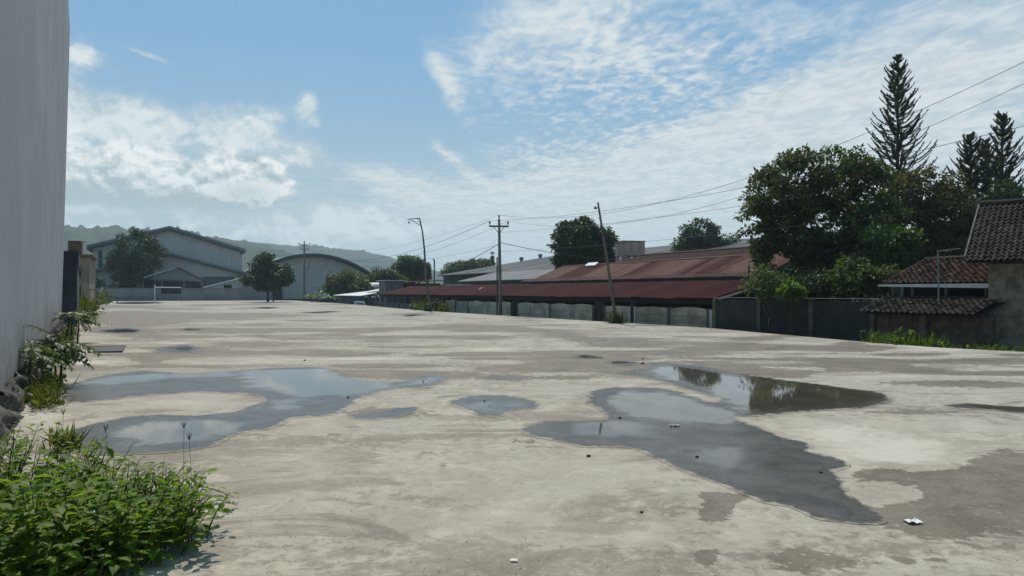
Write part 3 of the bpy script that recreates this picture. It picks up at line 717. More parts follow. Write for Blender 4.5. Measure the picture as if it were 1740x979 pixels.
o = empty('tin_canopy', at(647, 487, 110), 'curled white tin sheets on the roof end beside the red roof', 'canopy')
mb = MB(); b_ = at(634, 489, 112)
for k, (xa, xb, yy) in enumerate(((634, 664, 484.5), (636, 659, 488.0))):
    pA, pB = at(xa, yy, 111), at(xb, yy - .4, 108)
    plate(mb, [pA, pB, pB + U * 2 + Z * .25, pA + U * 2 + Z * .25], .12)
mb.build('sheet', wtin, o)
mb = MB()
for x_ in (636, 657): 
    p = at(x_, 488, 111); mb.tube([Vector((p.x, p.y, GZ)), p], .06, 6)
mb.build('post', dconc, o)

def car(label, loc, rz):
    o = empty('parked_car', loc, label, 'car')
    R_ = Matrix.Rotation(rz, 4, 'Z')
    def pt(x, y, z): return Vector(loc) + R_ @ Vector((x, y, z))
    paint = mat('white_car_paint', (0.75, 0.75, 0.76), 0.25, var=.03, spec=.6); glass = mat('car_glass', (0.03, 0.035, 0.04), 0.05, var=0, spec=.8); rub = mat('tyre_rubber', (.02, .02, .02), .9)
    def loft(name, secs, m_, par=o):
        mb = MB(); n = len(secs[0])
        for s_ in secs: mb.v += [tuple(pt(*p)) for p in s_]
        for i in range(len(secs) - 1):
            for j in range(n): mb.f.append((i * n + j, i * n + (j + 1) % n, (i + 1) * n + (j + 1) % n, (i + 1) * n + j))
        mb.f.append(tuple(reversed(range(n)))); mb.f.append(tuple((len(secs) - 1) * n + j for j in range(n)))
        return mb.build(name, m_, par, smooth=False)
    def sec(y, w, z0, z1): return [(-w, y, z0), (w, y, z0), (w * 1.02, y, (z0 + z1) / 2), (w * .93, y, z1), (-w * .93, y, z1), (-w * 1.02, y, (z0 + z1) / 2)]
    loft('body', [sec(-2.1, .70, .32, .70), sec(-1.9, .82, .24, .80), sec(-1.0, .86, .22, .92), sec(0, .86, .22, .95), sec(1.3, .86, .22, .95), sec(1.95, .80, .26, .90), sec(2.1, .72, .34, .80)], paint)
    loft('cabin', [sec(-1.05, .74, .93, .97), sec(-.35, .66, .93, 1.45), sec(.9, .66, .93, 1.47), sec(1.7, .72, .93, .99)], glass)
    loft('roof', [sec(-.38, .62, 1.44, 1.49), sec(.3, .63, 1.45, 1.53), sec(.95, .62, 1.45, 1.50)], paint)
    for sx in (-1, 1):
        for y_ in (-1.3, 1.3):
            mb = MB(); mb.tube([pt(sx * .70, y_, .31), pt(sx * .88, y_, .31)], .31, 14); w_ = mb.build('wheel', rub, o)
            mb = MB(); mb.tube([pt(sx * .86, y_, .31), pt(sx * .895, y_, .31)], .19, 10); mb.build('rim', tin, w_)
        mb = MB(); mb.ball(pt(sx * .58, -2.0, .66), .16, .12, .09); mb.build('headlight', mat('lamp_glass', (.7, .7, .7), .1, var=0), o)
        mb = MB(); mb.ball(pt(sx * .92, -.75, 1.0), .09, .06, .07); mb.build('mirror', paint, o)
        mb = MB(); mb.tube([pt(sx * .70, -1.0, .97), pt(sx * .61, -.36, 1.45)], .03, 5); mb.build('pillar', paint, o)
    mb = MB(); mb.box(pt(-.45, -2.14, .42), pt(.45, -2.14, .42) - pt(-.45, -2.14, .42), pt(0, -2.10, 0) - pt(0, -2.14, 0), Z * .16); mb.build('grille', dark, o)
cp = at(611, 515, 101)
car('white car parked under the pale tin shelter, mostly hidden by the lot edge', (cp.x, cp.y, GZ + .05), rad(14))

# ---- red roofed workshop along the lot
red = None
def sheet_mat(name, cols, rough=.75, streak=False):
    m = bpy.data.materials.new(name); m.use_nodes = True
    T = NT(m.node_tree); b = T.n['Principled BSDF']
    P = T.new('ShaderNodeNewGeometry').outputs['Position']; oi = T.new('ShaderNodeObjectInfo')
    rp = T.new('ShaderNodeValToRGB'); rp.color_ramp.interpolation = 'LINEAR'
    els = rp.color_ramp.elements
    while len(els) < len(cols): els.new(.5)
    for i, c_ in enumerate(cols): els[i].position = i / (len(cols) - 1); els[i].color = (*c_, 1)
    n = T.noise(P, 0.9, 6, .68, .4)
    if streak:
        oc = T.new('ShaderNodeTexCoord').outputs['Object']
        sh = T.new('ShaderNodeVectorMath', operation='ADD'); T.l.new(T.scale_vec(oc, (5, .35, 1)), sh.inputs[0]); T.l.new(T.scale_vec(T.comb(oi.outputs['Random'], oi.outputs['Random'], 0), (37, 19, 1)), sh.inputs[1])
        n = T.m('ADD', T.m('MULTIPLY', n, .5), T.m('MULTIPLY', T.noise(sh.outputs[0], 1.6, 5, .6), .5))
        big = T.noise(T.scale_vec(oi.outputs['Location'], (1, 1, 0)), .28, 1, .5)
        f0 = T.m('ADD', T.m('MULTIPLY', oi.outputs['Random'], .32), T.step(big, .44, .54, 0, .62))
        T.l.new(T.m('ADD', f0, T.m('MULTIPLY_ADD', n, 1.4, -.62), clamp=True), rp.inputs[0])
    else:
        T.l.new(T.m('ADD', T.m('MULTIPLY', oi.outputs['Random'], .62), T.m('MULTIPLY_ADD', n, 1.3, -.45), clamp=True), rp.inputs[0])
    c_ = T.mix(T.step(T.noise(P, 9, 5, .65), .4, .75, 0, .45), rp.outputs[0], (cols[0][0] * .45, cols[0][1] * .45, cols[0][2] * .45))
    T.l.new(c_, b.inputs['Base Color']); b.inputs['Roughness'].default_value = rough; b.inputs['Specular IOR Level'].default_value = .12
    return m
MAROON = sheet_mat('maroon_roof', [(0.066, 0.016, 0.018), (0.092, 0.022, 0.023), (0.112, 0.030, 0.029)], .8, True)
RUST = sheet_mat('rusty_roof', [(0.090, 0.032, 0.024), (0.165, 0.068, 0.048), (0.265, 0.125, 0.092), (0.33, 0.185, 0.140)], .85, True)
PINK = sheet_mat('faded_roof', [(0.140, 0.062, 0.056), (0.185, 0.088, 0.078), (0.21, 0.105, 0.09)])
def sheet_mesh(w, L, m_, waves=9, amp=.02):
    me = bpy.data.meshes.new('roof_sheet'); V = []; Fc = []; n = waves * 2
    for j in (0, 1):
        for i in range(n + 1): V.append((w * i / n, L * j, amp * (1 if i % 2 else -1)))
    for i in range(n): Fc.append((i, i + 1, n + 2 + i, n + 1 + i))
    me.from_pydata(V, [], Fc); me.materials.append(m_); me.update(); return me
def frame_mat(o_, ex, ey):
    ex = ex.normalized(); ez = ex.cross(ey).normalized(); ey = ez.cross(ex)
    return Matrix(((ex.x, ey.x, ez.x, o_.x), (ex.y, ey.y, ez.y, o_.y), (ex.z, ey.z, ez.z, o_.z), (0, 0, 0, 1)))
def sheet_row(parent, t0, t1, s0, z0, s1, z1, m_, w=.95, seed=1, name='roof_sheet', sag=.03):
    """sheets side by side from t0 to t1, eave (s0,z0) up to (s1,z1)"""
    r = random.Random(seed); up = TS(0, s1 - s0, z1 - z0); L = up.length; me = sheet_mesh(w * 1.04, L, m_)
    n = int(abs(t1 - t0) / w); off = wloc(parent)
    for i in range(n):
        t = max(t0, t1) - i * w
        p = TS(t, s0, z0 + r.uniform(-sag, sag) * .6 + .006 * (i % 2)) - up.normalized() * r.uniform(0, .06)
        o_ = link(name, me, parent); o_.matrix_local = Matrix.Translation(-off) @ frame_mat(p, -U, up)
oW = empty('workshop', TS(45, 27, GZ), 'long low workshop with maroon metal roof along the lot edge', 'workshop')
tR, tL = 27.4, 87.0
sheet_row(oW, tR, tL, 24.45, 1.36, 28.5, 2.30, MAROON, .95, 3)
mb = MB(); mb.prism([TS(tR + .1, 24.6, 1.24), TS(tR + .1, 28.4, 2.16), TS(tR + .1, 28.4, 2.24), TS(tR + .1, 24.6, 1.32)], U * (tL - tR - .2)); mb.build('roof_deck', dark, oW)
mb = MB(); mb.box(TS(tR + .3, 24.7, 1.05), U * (tL - tR - .6), N * .12, Z * .22); mb.build('eave_beam', mat('dark_timber', (.035, .028, .024), .9), oW)
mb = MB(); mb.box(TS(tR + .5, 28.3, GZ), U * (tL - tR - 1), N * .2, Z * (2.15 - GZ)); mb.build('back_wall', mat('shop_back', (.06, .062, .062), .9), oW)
for k in range(13):
    t = tR + .5 + k * 4.85
    mb = MB(); mb.box(TS(t, 24.75, GZ), U * .16, N * .16, Z * (1.06 - GZ)); mb.build('post', mat('dark_timber', (.035, .028, .024), .9), oW)
mb = MB(); mb.box(TS(62.2, 24.9, GZ), U * 1.6, N * .3, Z * (1.04 - GZ)); mb.build('brick_pier', mat('brown_pier', (.20, .155, .125), .9), oW)
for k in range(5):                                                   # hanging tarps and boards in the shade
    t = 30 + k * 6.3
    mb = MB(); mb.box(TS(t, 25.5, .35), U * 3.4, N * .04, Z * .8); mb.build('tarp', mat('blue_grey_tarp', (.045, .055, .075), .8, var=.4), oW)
mb = MB(); p = at(812, 494.6, 60); mb.prism([p, p + U * -.35 + Z * .05, p + U * -.3 + Z * .22 + N * .3], N * .12); lit_ = mb.build('torn_sheet', wtin, oW)
lit_.location += Vector((0, 0, .12))

oR = empty('rusty_roofed_building', TS(50, 39, GZ), 'building with patchy rusty corrugated roof behind the maroon roof', 'building')
sheet_row(oR, 36.3, 69.75, 36.7, 3.00, 39.9, 4.33, RUST, .95, 5)
sheet_row(oR, 35.8, 71.3, 35.7, 2.73, 36.9, 3.03, PINK, .95, 6)
sheet_row(oR, 36.3, 69.75, 43.1, 2.95, 39.95, 4.33, RUST, .95, 8)
mb = MB(); mb.prism([TS(36.5, 35.9, GZ), TS(36.5, 42.9, GZ), TS(36.5, 42.9, 2.85), TS(36.5, 39.9, 4.19), TS(36.5, 36.6, 2.86), TS(36.5, 35.9, 2.62)], U * 33); mb.build('wall', dconc, oR)
mb = MB(); mb.box(TS(36, 35.62, 2.55), U * 35, N * .12, Z * .14); mb.build('gutter', dark, oR)
mb = MB(); mb.tube([TS(36.3, 39.92, 4.37), TS(69.5, 39.92, 4.37)], .08, 6); mb.build('ridge_cap', PINK, oR)
mb = MB(); p = TS(63.75, 39.25, 4.24); mb.prism([p, p - U * 1.9, p - U * 1.9 + N * .4 + Z * .3, p + N * .4 + Z * .3], Z * .04); mb.build('patch', mat('bright_patch', (.8, .8, .8), .4, var=.02), oR)
mb = MB(); mb.tube([TS(37.5, 35.9, 2.7), TS(37.5, 35.9, 3.45)], .05, 6); mb.build('vent_pipe', dark, oR)

# ---- fired clay tiles: shared piece
def tile_mesh(w, L, m_, amp=.032, th=.014):
    me = bpy.data.meshes.new('roof_tile'); V = []; Fc = []; n = 6
    def h(i): return amp * math.cos(2 * math.pi * i / n) * (1 if i else 1)
    for j, y in enumerate((0, L)):
        for i in range(n + 1): V.append((w * 1.08 * i / n, y, h(i) + .052 * (1 - j)))
    for i in range(n + 1): V.append((w * 1.08 * i / n, .004, h(i) + .052 - th - .022))
    for i in range(n):
        Fc.append((i, i + 1, n + 2 + i, n + 1 + i)); Fc.append((2 * n + 2 + i, 2 * n + 3 + i, i + 1, i))
    me.from_pydata(V, [], Fc); me.materials.append(m_); me.update(); return me
def tile_mat(name, cols):
    m = sheet_mat(name, cols, .85); return m
def tile_roof(parent, o0, ex, up, W_, L_, tw, te, m_, seed=1, skip=None, sag=0.0, name='roof_tile'):
    r = random.Random(seed); me = tile_mesh(tw, te * 1.22, m_); ex = ex.normalized(); upn = up.normalized(); off = wloc(parent)
    ez = ex.cross(upn); nc, nr = int(W_ / tw), int(L_ / te); cnt = 0
    for j in range(nr):
        for i in range(nc):
            if skip and skip(i, j, nc, nr): continue
            dip = -sag * math.sin(math.pi * (i + .5) / nc) * math.sin(math.pi * min(1, (j + 1) / nr))
            p = o0 + ex * (i * tw + r.uniform(-.008, .008)) + upn * (j * te + r.uniform(-.02, .02)) + ez * (.035 + r.uniform(-.006, .01) + dip)
            o_ = link(name, me, parent); cnt += 1
            o_.matrix_local = Matrix.Translation(-off) @ frame_mat(p, ex, upn) @ Matrix.Rotation(r.uniform(-.035, .035), 4, 'Z') @ Matrix.Rotation(r.uniform(-.03, .03), 4, 'Y')
    return cnt
def tile_field(parent, o0, ex, up, W_, L_, tw, te, m_, name='tile_field', seed=2):
    """far tiles, too small to pick apart: one joined part"""
    r = random.Random(seed); mb = MB(); ex = ex.normalized(); upn = up.normalized(); ez = ex.cross(upn); n = 4
    for j in range(int(L_ / te)):
        for i in range(int(W_ / tw)):
            p = o0 + ex * (i * tw) + upn * (j * te + r.uniform(-.02, .02)) + ez * r.uniform(0, .02)
            vs = []
            for y, zz in ((0, .035), (te * 1.1, 0)):
                for q_ in range(n + 1): vs.append(p + ex * (tw * q_ / n) + upn * y + ez * (zz + .03 * math.cos(2 * math.pi * q_ / n)))
            mb.add(vs, [(q_, q_ + 1, n + 2 + q_, n + 1 + q_) for q_ in range(n)])
    o_ = mb.build(name, m_, parent); o_['kind'] = 'stuff'; return o_
DARKTILE = tile_mat('old_dark_tile', [(0.026, 0.021, 0.019), (0.050, 0.039, 0.034), (0.080, 0.062, 0.053), (0.12, 0.090, 0.072)])
REDTILE = tile_mat('red_clay_tile', [(0.032, 0.022, 0.018), (0.080, 0.044, 0.034), (0.120, 0.066, 0.050), (0.18, 0.125, 0.095)])
MIXTILE = tile_mat('mossy_clay_tile', [(0.030, 0.025, 0.022), (0.055, 0.045, 0.037), (0.090, 0.068, 0.052), (0.15, 0.10, 0.065)])
BRNTILE = tile_mat('brown_far_tile', [(0.060, 0.040, 0.034), (0.100, 0.062, 0.050), (0.14, 0.085, 0.066)])

o = empty('tiled_house', TS(48, 45, GZ), 'house with long brown tiled ridge behind the rusty roof', 'house')
up = TS(0, 4.88, 1.25)
tile_field(o, TS(63.1, 40.75, 4.10), -U, up, 25.2, up.length, .27, .30, BRNTILE, 'roof')
mb = MB(); mb.prism([TS(38, 43.3, GZ), TS(38, 50, GZ), TS(38, 50, 3.95), TS(38, 45.6, 5.22), TS(38, 43.3, 4.6)], U * 24.8); mb.build('wall', mat('pale_wall', (.34, .33, .31), .9), o)
mb = MB(); mb.tube([TS(37.8, 45.65, 5.42), TS(63.1, 45.65, 5.42)], .13, 6); mb.build('ridge', BRNTILE, o)

# ---- long grey tin shed and small roofs left of the rusty roof
o = empty('shed', TS(86, 42, GZ), 'long shed with low grey tin roof behind the utility pole', 'shed')
gtin = mat('grey_tin', (0.17, 0.168, 0.165), .9, var=.15, scale=.4)
mb = MB(); mb.prism([TS(72, 39.5, 3.0), TS(72, 45.6, 4.38), TS(72, 45.6, 4.5), TS(72, 39.5, 3.12)], U * 27); mb.build('roof', gtin, o)
mb = MB(); mb.prism([TS(72.6, 39.9, GZ), TS(72.6, 45.3, GZ), TS(72.6, 45.3, 4.25), TS(72.6, 39.9, 3.02)], U * 26); mb.build('wall', mat('shed_brown', (.10, .085, .08), .9), o)
mb = MB(); mb.prism([TS(71.9, 39.6, 3.16), TS(71.9, 45.5, 4.5), TS(71.9, 45.5, 4.6), TS(71.9, 39.6, 3.26)], U * .3); mb.build('verge_trim', tin, o)
o = empty('shack', TS(88, 30, GZ), 'brown patched shack roofs behind the gooseneck lamp post', 'shack')
sb = mat('shack_boards', (.085, .055, .048), .9, var=.3, scale=.8)
p = at(690, 500, 92); p.z = GZ
mb = MB(); mb.box(p, N * 4.5, U * 5, Z * 4.0); mb.box(p + N * 4.6 - U * 1, N * 3.4, U * 4, Z * 3.6); mb.build('wall', sb, o)
mb = MB(); mb.prism([p - N * .4 - U * .5 + Z * 4.02, p + N * 4.9 - U * .5 + Z * 4.3, p + N * 4.9 - U * .5 + Z * 4.42, p - N * .4 - U * .5 + Z * 4.14], U * 6); mb.build('roof', PINK, o)
mb = MB(); mb.box(p + N * 4.95 - U * 1.4 + Z * 3.72, N * 3.3, U * 5, Z * .14); mb.build('roof', wtin, o)
mb = MB(); mb.box(p - N * 2.6 + Z * 0, N * 2.3, U * 3, Z * 4.25); mb.build('wall', mat('shack_grey', (.16, .15, .14), .9), o)
mb = MB(); mb.box(p - N * 2.9 - U * .3 + Z * 4.27, N * 2.6, U * 3.6, Z * .1); mb.build('roof', wtin, o)
mb = MB(); mb.box(p + N * .6 - U * .06 + Z * 3.0, N * .9, U * .05, Z * .5); mb.build('window', dark, o)

# ---- wide grey warehouse behind everything on that side
o = empty('warehouse', TS(100, 69, GZ), 'wide warehouse with broad pale grey roof behind the round tree', 'warehouse')
bgr = mat('broad_roof_grey', (0.125, 0.125, 0.122), .95, var=.14, scale=.25, spec=.1)
mb = MB(); mb.prism([TS(62, 51.9, 4.9), TS(62, 78.8, 9.45), TS(62, 105, 4.9), TS(62, 105, 4.7), TS(62, 78.8, 9.25), TS(62, 51.9, 4.7)], U * 79); rf = mb.build('roof', bgr, o)
mb = MB(); mb.prism([TS(62.8, 53, GZ), TS(62.8, 104, GZ), TS(62.8, 104, 4.6), TS(62.8, 78.8, 9.1), TS(62.8, 53, 4.6)], U * 77.4); mb.build('wall', mat('mossy_block', (.075, .078, .062), .9, var=.4, scale=.5), o)
sl_ = 4.55 / 26.9
for k in range(5):                                                  # rooflights
    t = 74 + k * 14; a_ = TS(t, 54, 4.9 + 2.1 * sl_ + .03); d_ = TS(0, 18, 18 * sl_)
    mb = MB(); mb.prism([a_, a_ + U * 1.1, a_ + U * 1.1 + d_, a_ + d_], Z * .03); mb.build('rooflight', mat('roof_pale_strip', (.19, .195, .195), .9, spec=.1), rf)
for s_ in (70, 74.5):
    mb = MB(); t = 139; zz = 4.9 + (s_ - 51.9) * sl_; mb.tube([TS(t, s_, zz), TS(t, s_, zz + .4)], .28, 8); v_ = mb.build('ventilator', gtin, rf)
    mb = MB(); mb.ball(TS(t, s_, zz + .6), .5, .5, .4); mb.build('turbine', gtin, v_)
mb = MB(); mb.tube([TS(92.5, 58.7, 6.0), TS(92.5, 58.7, 10.1)], .06, 6); mb.tube([TS(92.5, 58.7, 9.6), TS(93.2, 59, 9.7)], .04, 5); mb.build('mast', gtin, o)

o = empty('building', at(1272, 420, 112), 'pale building with two dark pillars beside the big tree', 'building'); o.location.z = GZ
p = at(1236, 420, 112); p.z = GZ
mb = MB(); mb.box(p, Vector((7.0, .6, 0)), Vector((-1, 6, 0)), Z * 9.0); mb.build('wall', mat('pale_far', (.45, .46, .46), .8), o)
mb = MB(); mb.box(p + Vector((-.2, -.4, 9.02)), Vector((7.4, .65, 0)), Vector((-1.1, 6.8, 0)), Z * .4); mb.build('roof', bgr, o)
for x_ in (1261, 1280):
    q_ = at(x_, 420, 108); q_.z = GZ; mb = MB(); mb.box(q_, Vector((.75, 0, 0)), Vector((0, .6, 0)), Z * 10.6); mb.build('pillar', mat('pillar_dark', (.05, .04, .035), .9), o)

# ---- concrete water tank tower
o = empty('water_tower', at(1070, 450, 78), 'old concrete water tank on stubby legs behind the rusty roof', 'water tower'); o.location.z = GZ
cc = at(1070, 450, 79); tk = mat('tank_concrete', (0.52, 0.41, 0.36), .9, col2=(.30, .20, .165), scale=.9, stretch=(1, 1, .25))
def sq(cx_, cy_, r_, z_): return [Vector((cx_ + r_ * math.cos(rad(58 + 90 * i)), cy_ + r_ * math.sin(rad(58 + 90 * i)), z_)) for i in range(4)]
mb = MB(); mb.prism(sq(cc.x, cc.y, 1.72, 5.45), Z * 1.45); mb.build('tank', tk, o)
mb = MB(); mb.prism(sq(cc.x, cc.y, 1.80, 6.902), Z * .12); mb.build('rim', mat('tank_rim', (.22, .18, .165), .9), o)
for i in range(4):
    a_ = rad(58 + 90 * i); q_ = Vector((cc.x + 1.4 * math.cos(a_), cc.y + 1.4 * math.sin(a_), GZ))
    mb = MB(); mb.box(q_ - Vector((.17, .17, 0)), (.34, 0, 0), (0, .34, 0), Z * (5.44 - GZ)); mb.build('leg', tk, o)
mb = MB(); mb.box(Vector((cc.x - 1.0, cc.y - .95, GZ)), (.95, 0, 0), (0, .1, 0), Z * (5.44 - GZ)); mb.build('panel_wall', tk, o)
mb = MB(); mb.box(Vector((cc.x - .9, cc.y - .90, 4.35)), (1.8, 0, 0), (0, .14, 0), Z * .2); mb.build('beam', tk, o)

# ---- precast panel fence along the lot edge
PW = mat('precast_panel', (0.27, 0.245, 0.185), .9, col2=(0.43, 0.40, 0.315), scale=1.1, bump=.15, bscale=12, objrand=.18)
PP = mat('precast_post', (0.085, 0.088, 0.085), .9, var=.2)
PL = mat('pale_post', (0.42, 0.42, 0.40), .9, var=.1)
def panel_fence(label, bays, s_=24.0, top=.83, gate=False, pm=PW, wild=0):
    t0, t1 = bays[0], bays[-1]
    o = empty('panel_fence', TS((t0 + t1) / 2, s_, GZ), label, 'fence', 'precast fence sections along the lot edge')
    r = random.Random(int(t0 * 10))
    for i in range(len(bays) - 1):
        a_, b_ = bays[i] + .08, bays[i + 1] - .08; w_ = b_ - a_
        hh = (top - GZ - .02) / 6; ah = r.uniform(.04, .10)
        for j in range(6):
            z0 = GZ + j * hh
            mb = MB(); off = r.uniform(-.012, .012)
            if j < 5: mb.box(TS(a_, s_ + off, z0 + .012), U * w_, N * .05, Z * (hh - .016))
            else:                                                    # arched top plank
                pts_ = [TS(a_, s_ + off, z0 + .012), TS(b_, s_ + off, z0 + .012)] + [TS(b_ - w_ * k / 8, s_ + off, z0 + hh + ah * math.sin(math.pi * k / 8)) for k in range(9)]
                mb.prism(pts_, N * .05)
            mb.build('plank', pm, o)
    for t in bays:
        mb = MB(); mb.box(TS(t - .07, s_ - .05, GZ), U * .14, N * .16, Z * (top - GZ + .02)); mb.build('post', PP if r.random() < .7 else PL, o)
panel_fence('pale precast fence section right of the leaning bamboo lamp post', [27.75, 30.75, 33.7])
panel_fence('single pale precast fence bay behind the leaning bamboo lamp post', [34.2, 36.75])
panel_fence('pale precast fence section between the utility pole and the dark gate gap', [38.0, 40.9, 43.4, 45.85, 48.3])
panel_fence('pale precast fence section behind the utility pole', [49.3, 52.1, 54.9, 57.7, 60.5, 63.2])
mb = MB(); mb.box(TS(27.42, 23.95, GZ), U * .22, N * .2, Z * (.80 - GZ))
tag(mb.build('fence_post', PL), 'stout pale concrete post where block wall meets precast fence', 'post')
for lab, t in (('dark timber post beside the single precast bay', 33.95), ('dark timber post left of the utility pole base', 48.85)):
    mb = MB(); mb.box(TS(t - .12, 23.95, GZ), U * .24, N * .2, Z * (1.15 - GZ)); tag(mb.build('timber_post', mat('dark_timber', (.035, .028, .024), .9)), lab, 'post')
o = empty('timber_gate', TS(37.4, 24, GZ), 'dark closed gate between two pale precast fence sections', 'gate')
for k in range(5):
    mb = MB(); mb.box(TS(36.95 + k * .19, 24.02 + .01 * (k % 2), GZ), U * .175, N * .04, Z * (1.1 - GZ)); mb.build('board', mat('dark_timber', (.035, .028, .024), .9), o)
o = empty('mesh_fence', TS(75, 24, GZ), 'dark wire fence with thin posts below the maroon roof end', 'fence')
for k in range(11):
    t = 63.6 + k * 2.2
    mb = MB(); mb.tube([TS(t, 23.9, GZ), TS(t, 23.9, 1.1)], .06, 6); mb.build('post', mat('fence_post_grey', (.14, .135, .13), .8), o)
    if k < 10:
        mb = MB(); mb.box(TS(t + .06, 23.98, GZ), U * 2.08, N * .04, Z * (.42 - GZ)); mb.build('panel', mat('fence_low_panel', (.14, .145, .14), .9, objrand=.15), o)
mb = MB()
for k in range(5): mb.tube([TS(63.6, 23.9, .5 + k * .12), TS(85.6, 23.9, .5 + k * .12)], .012, 4)
mb.build('wire', dark, o)

# ---- grey block wall, each block its own piece
o = empty('block_wall', TS(23, 24, GZ), 'dark grey concrete block wall below the big tree', 'wall')
t0, t1 = 18.55, 27.38
BM = mat('block_grey', (0.19, 0.170, 0.128), .95, var=.35, scale=2.2, bump=.4, bscale=25, objrand=.42)
mb = MB(); mb.box(TS(t0, 24.03, GZ), U * (t1 - t0), N * .16, Z * (1.30 - GZ)); mb.build('mortar', mat('mortar_dark', (.040, .042, .040), .95), o)
bw, bh = .40, .20; me = None; r = random.Random(9); off = wloc(o)
mb = MB(); mb.box(Vector((0, 0, 0)), (bw - .018, 0, 0), (0, .06, 0), (0, 0, bh - .016)); tmp = mb.build('block', BM, o); me_b = tmp.data; bpy.data.objects.remove(tmp)
mb = MB(); mb.box(Vector((0, 0, 0)), (bw / 2 - .018, 0, 0), (0, .06, 0), (0, 0, bh - .016)); tmp = mb.build('block', BM, o); me_h = tmp.data; bpy.data.objects.remove(tmp)
for j in range(8):
    z0 = 1.30 - (j + 1) * bh; t = t1
    while t > t0 + .05:
        half = (j % 2 and t == t1); w_ = bw / 2 if half else bw
        if t - w_ < t0 - .02: break
        b_ = link('block', me_h if half else me_b, o)
        b_.matrix_local = Matrix.Translation(-off) @ frame_mat(TS(t, 24.0 + r.uniform(-.014, .012), z0), -U, N)
        t -= w_
for k in range(4):
    t = t0 + .1 + k * 2.85
    mb = MB(); mb.box(TS(t, 23.955, GZ), U * .2, N * .2, Z * (1.36 - GZ)); mb.build('pillar', mat('wall_pillar', (.12, .11, .085), .95, var=.3), o)
mb = MB(); mb.tube([TS(t0, 24.05, 1.42), TS(t1, 24.05, 1.40)], .012, 5); mb.build('rail', mat('thin_rail', (.25, .25, .24), .6), o)

# ---- low brick outbuilding with two tiled roofs
BR = mat('old_brick', (0.075, 0.058, 0.046), .95, col2=(0.165, 0.122, 0.095), scale=4.0, bump=.3, bscale=40)
def bricks(parent, o0, ex, ez_out, W_, H_, m_, seed=1, bl=.215, bhh=.065):
    """brick courses too fine to pick apart: one joined part"""
    r = random.Random(seed); mb = MB(); ex = ex.normalized()
    for j in range(int(H_ / bhh)):
        x = -(bl / 2) * (j % 2)
        while x < W_:
            a_, b_ = max(0, x), min(W_, x + bl - .012)
            if b_ - a_ > .03: mb.box(o0 + ex * a_ + Z * (j * bhh) + ez_out * r.uniform(.004, .016), ex * (b_ - a_), ez_out * -.05, Z * (bhh - .011))
            x += bl
    o_ = mb.build('brick_courses', m_, parent); o_['kind'] = 'stuff'; return o_
o = empty('outbuilding', TS(16.7, 25, GZ), 'low brick outbuilding with red tiled roof beside the brick house', 'outbuilding')
s_f = 23.95
mb = MB(); mb.box(TS(14.4, s_f + .03, GZ), U * 4.15, N * .15, Z * (.95 - GZ)); mb.build('front_wall', mat('brick_mortar', (.07, .06, .052), .95), o)
bricks(o, TS(18.55, s_f + .03, GZ + .6), -U, -N, 4.15, 1.6, BR, 3)
mb = MB(); mb.box(TS(16.55, s_f - .12, GZ), U * .25, N * .2, Z * (.9 - GZ)); mb.build('pier', BR, o)
up = TS(0, 1.75, .62)
tile_roof(o, TS(18.95, 23.55, .92), -U, up, 4.45, up.length, .215, .235, MIXTILE, 4, sag=.04)
mb = MB(); mb.prism([TS(18.9, 23.66, .88), TS(18.9, 25.3, 1.46), TS(18.9, 25.3, 1.50), TS(18.9, 23.66, .92)], U * -4.35); mb.build('roof_deck', dark, o)
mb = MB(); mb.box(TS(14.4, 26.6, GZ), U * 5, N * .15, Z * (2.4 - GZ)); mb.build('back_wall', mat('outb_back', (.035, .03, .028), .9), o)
for t in (19.0, 18.2, 16.9, 15.5):
    mb = MB(); mb.tube([TS(t, 25.45, GZ), TS(t, 25.45, 1.92)], .055, 6); mb.build('post', mat('pale_pole', (.22, .22, .21), .8), o)
mb = MB(); mb.prism([TS(19.25, 24.92, 1.88), TS(14.9, 24.92, 1.80), TS(14.9, 24.92, 1.96), TS(19.25, 24.92, 1.96)], N * .14); mb.build('gutter', mat('white_gutter', (.62, .62, .60), .5, var=.08), o)
up = TS(0, 2.5, .92)
tile_roof(o, TS(19.15, 25.05, 1.98), -U, up, 4.5, up.length, .215, .24, REDTILE, 6, sag=.05)
mb = MB(); mb.prism([TS(19.1, 25.1, 1.94), TS(19.1, 27.5, 2.82), TS(19.1, 27.5, 2.86), TS(19.1, 25.1, 1.98)], U * -4.4); mb.build('roof_deck', dark, o)
mb = MB(); mb.tube([TS(19.15, 27.55, 2.95), TS(14.6, 27.55, 2.98)], .1, 6); mb.build('ridge', MIXTILE, o)
mb = MB(); mb.box(TS(16.8, 27.7, 2.7), U * -2.2, N * .1, Z * .42); mb.build('board', mat('grey_board', (.2, .2, .2), .8), o)

# ---- brick house at the picture edge
e1 = Vector((.78, -.626, 0)).normalized(); e2 = Vector((-e1.y, e1.x, 0))      # along the front, and into the house
C0 = Vector((15.65, 24.3, GZ))
o = empty('brick_house', C0 + e1 * 2 + e2 * 2, 'brick house with steep dark tiled roof at the lot edge', 'house')
mb = MB(); mb.box(C0, e1 * 6, e2 * 6.6, Z * (2.62 - GZ)); mb.build('wall', mat('house_mortar', (.085, .080, .074), .95), o)
bricks(o, C0 + Z * .9, e1, -e2, 6.0, 3.0, mat('grey_brick', (0.17, 0.135, 0.098), .95, col2=(.34, .28, .21), scale=3.5, bump=.3, bscale=40), 5)
mb = MB(); mb.box(C0 + e1 * 1.05 - e2 * .02 + Z * 2.9, e1 * .5, e2 * .03, Z * .6); mb.build('window', dark, o)
E0 = C0 - e1 * .62 - e2 * .5; E0.z = 2.66; upv = e2 * 3.85 + Z * 2.2
cnt = tile_roof(o, E0, e1, upv, 2.85, upv.length, .168, .25, DARKTILE, 8, sag=.03)
q0 = E0 + e1 * 2.86
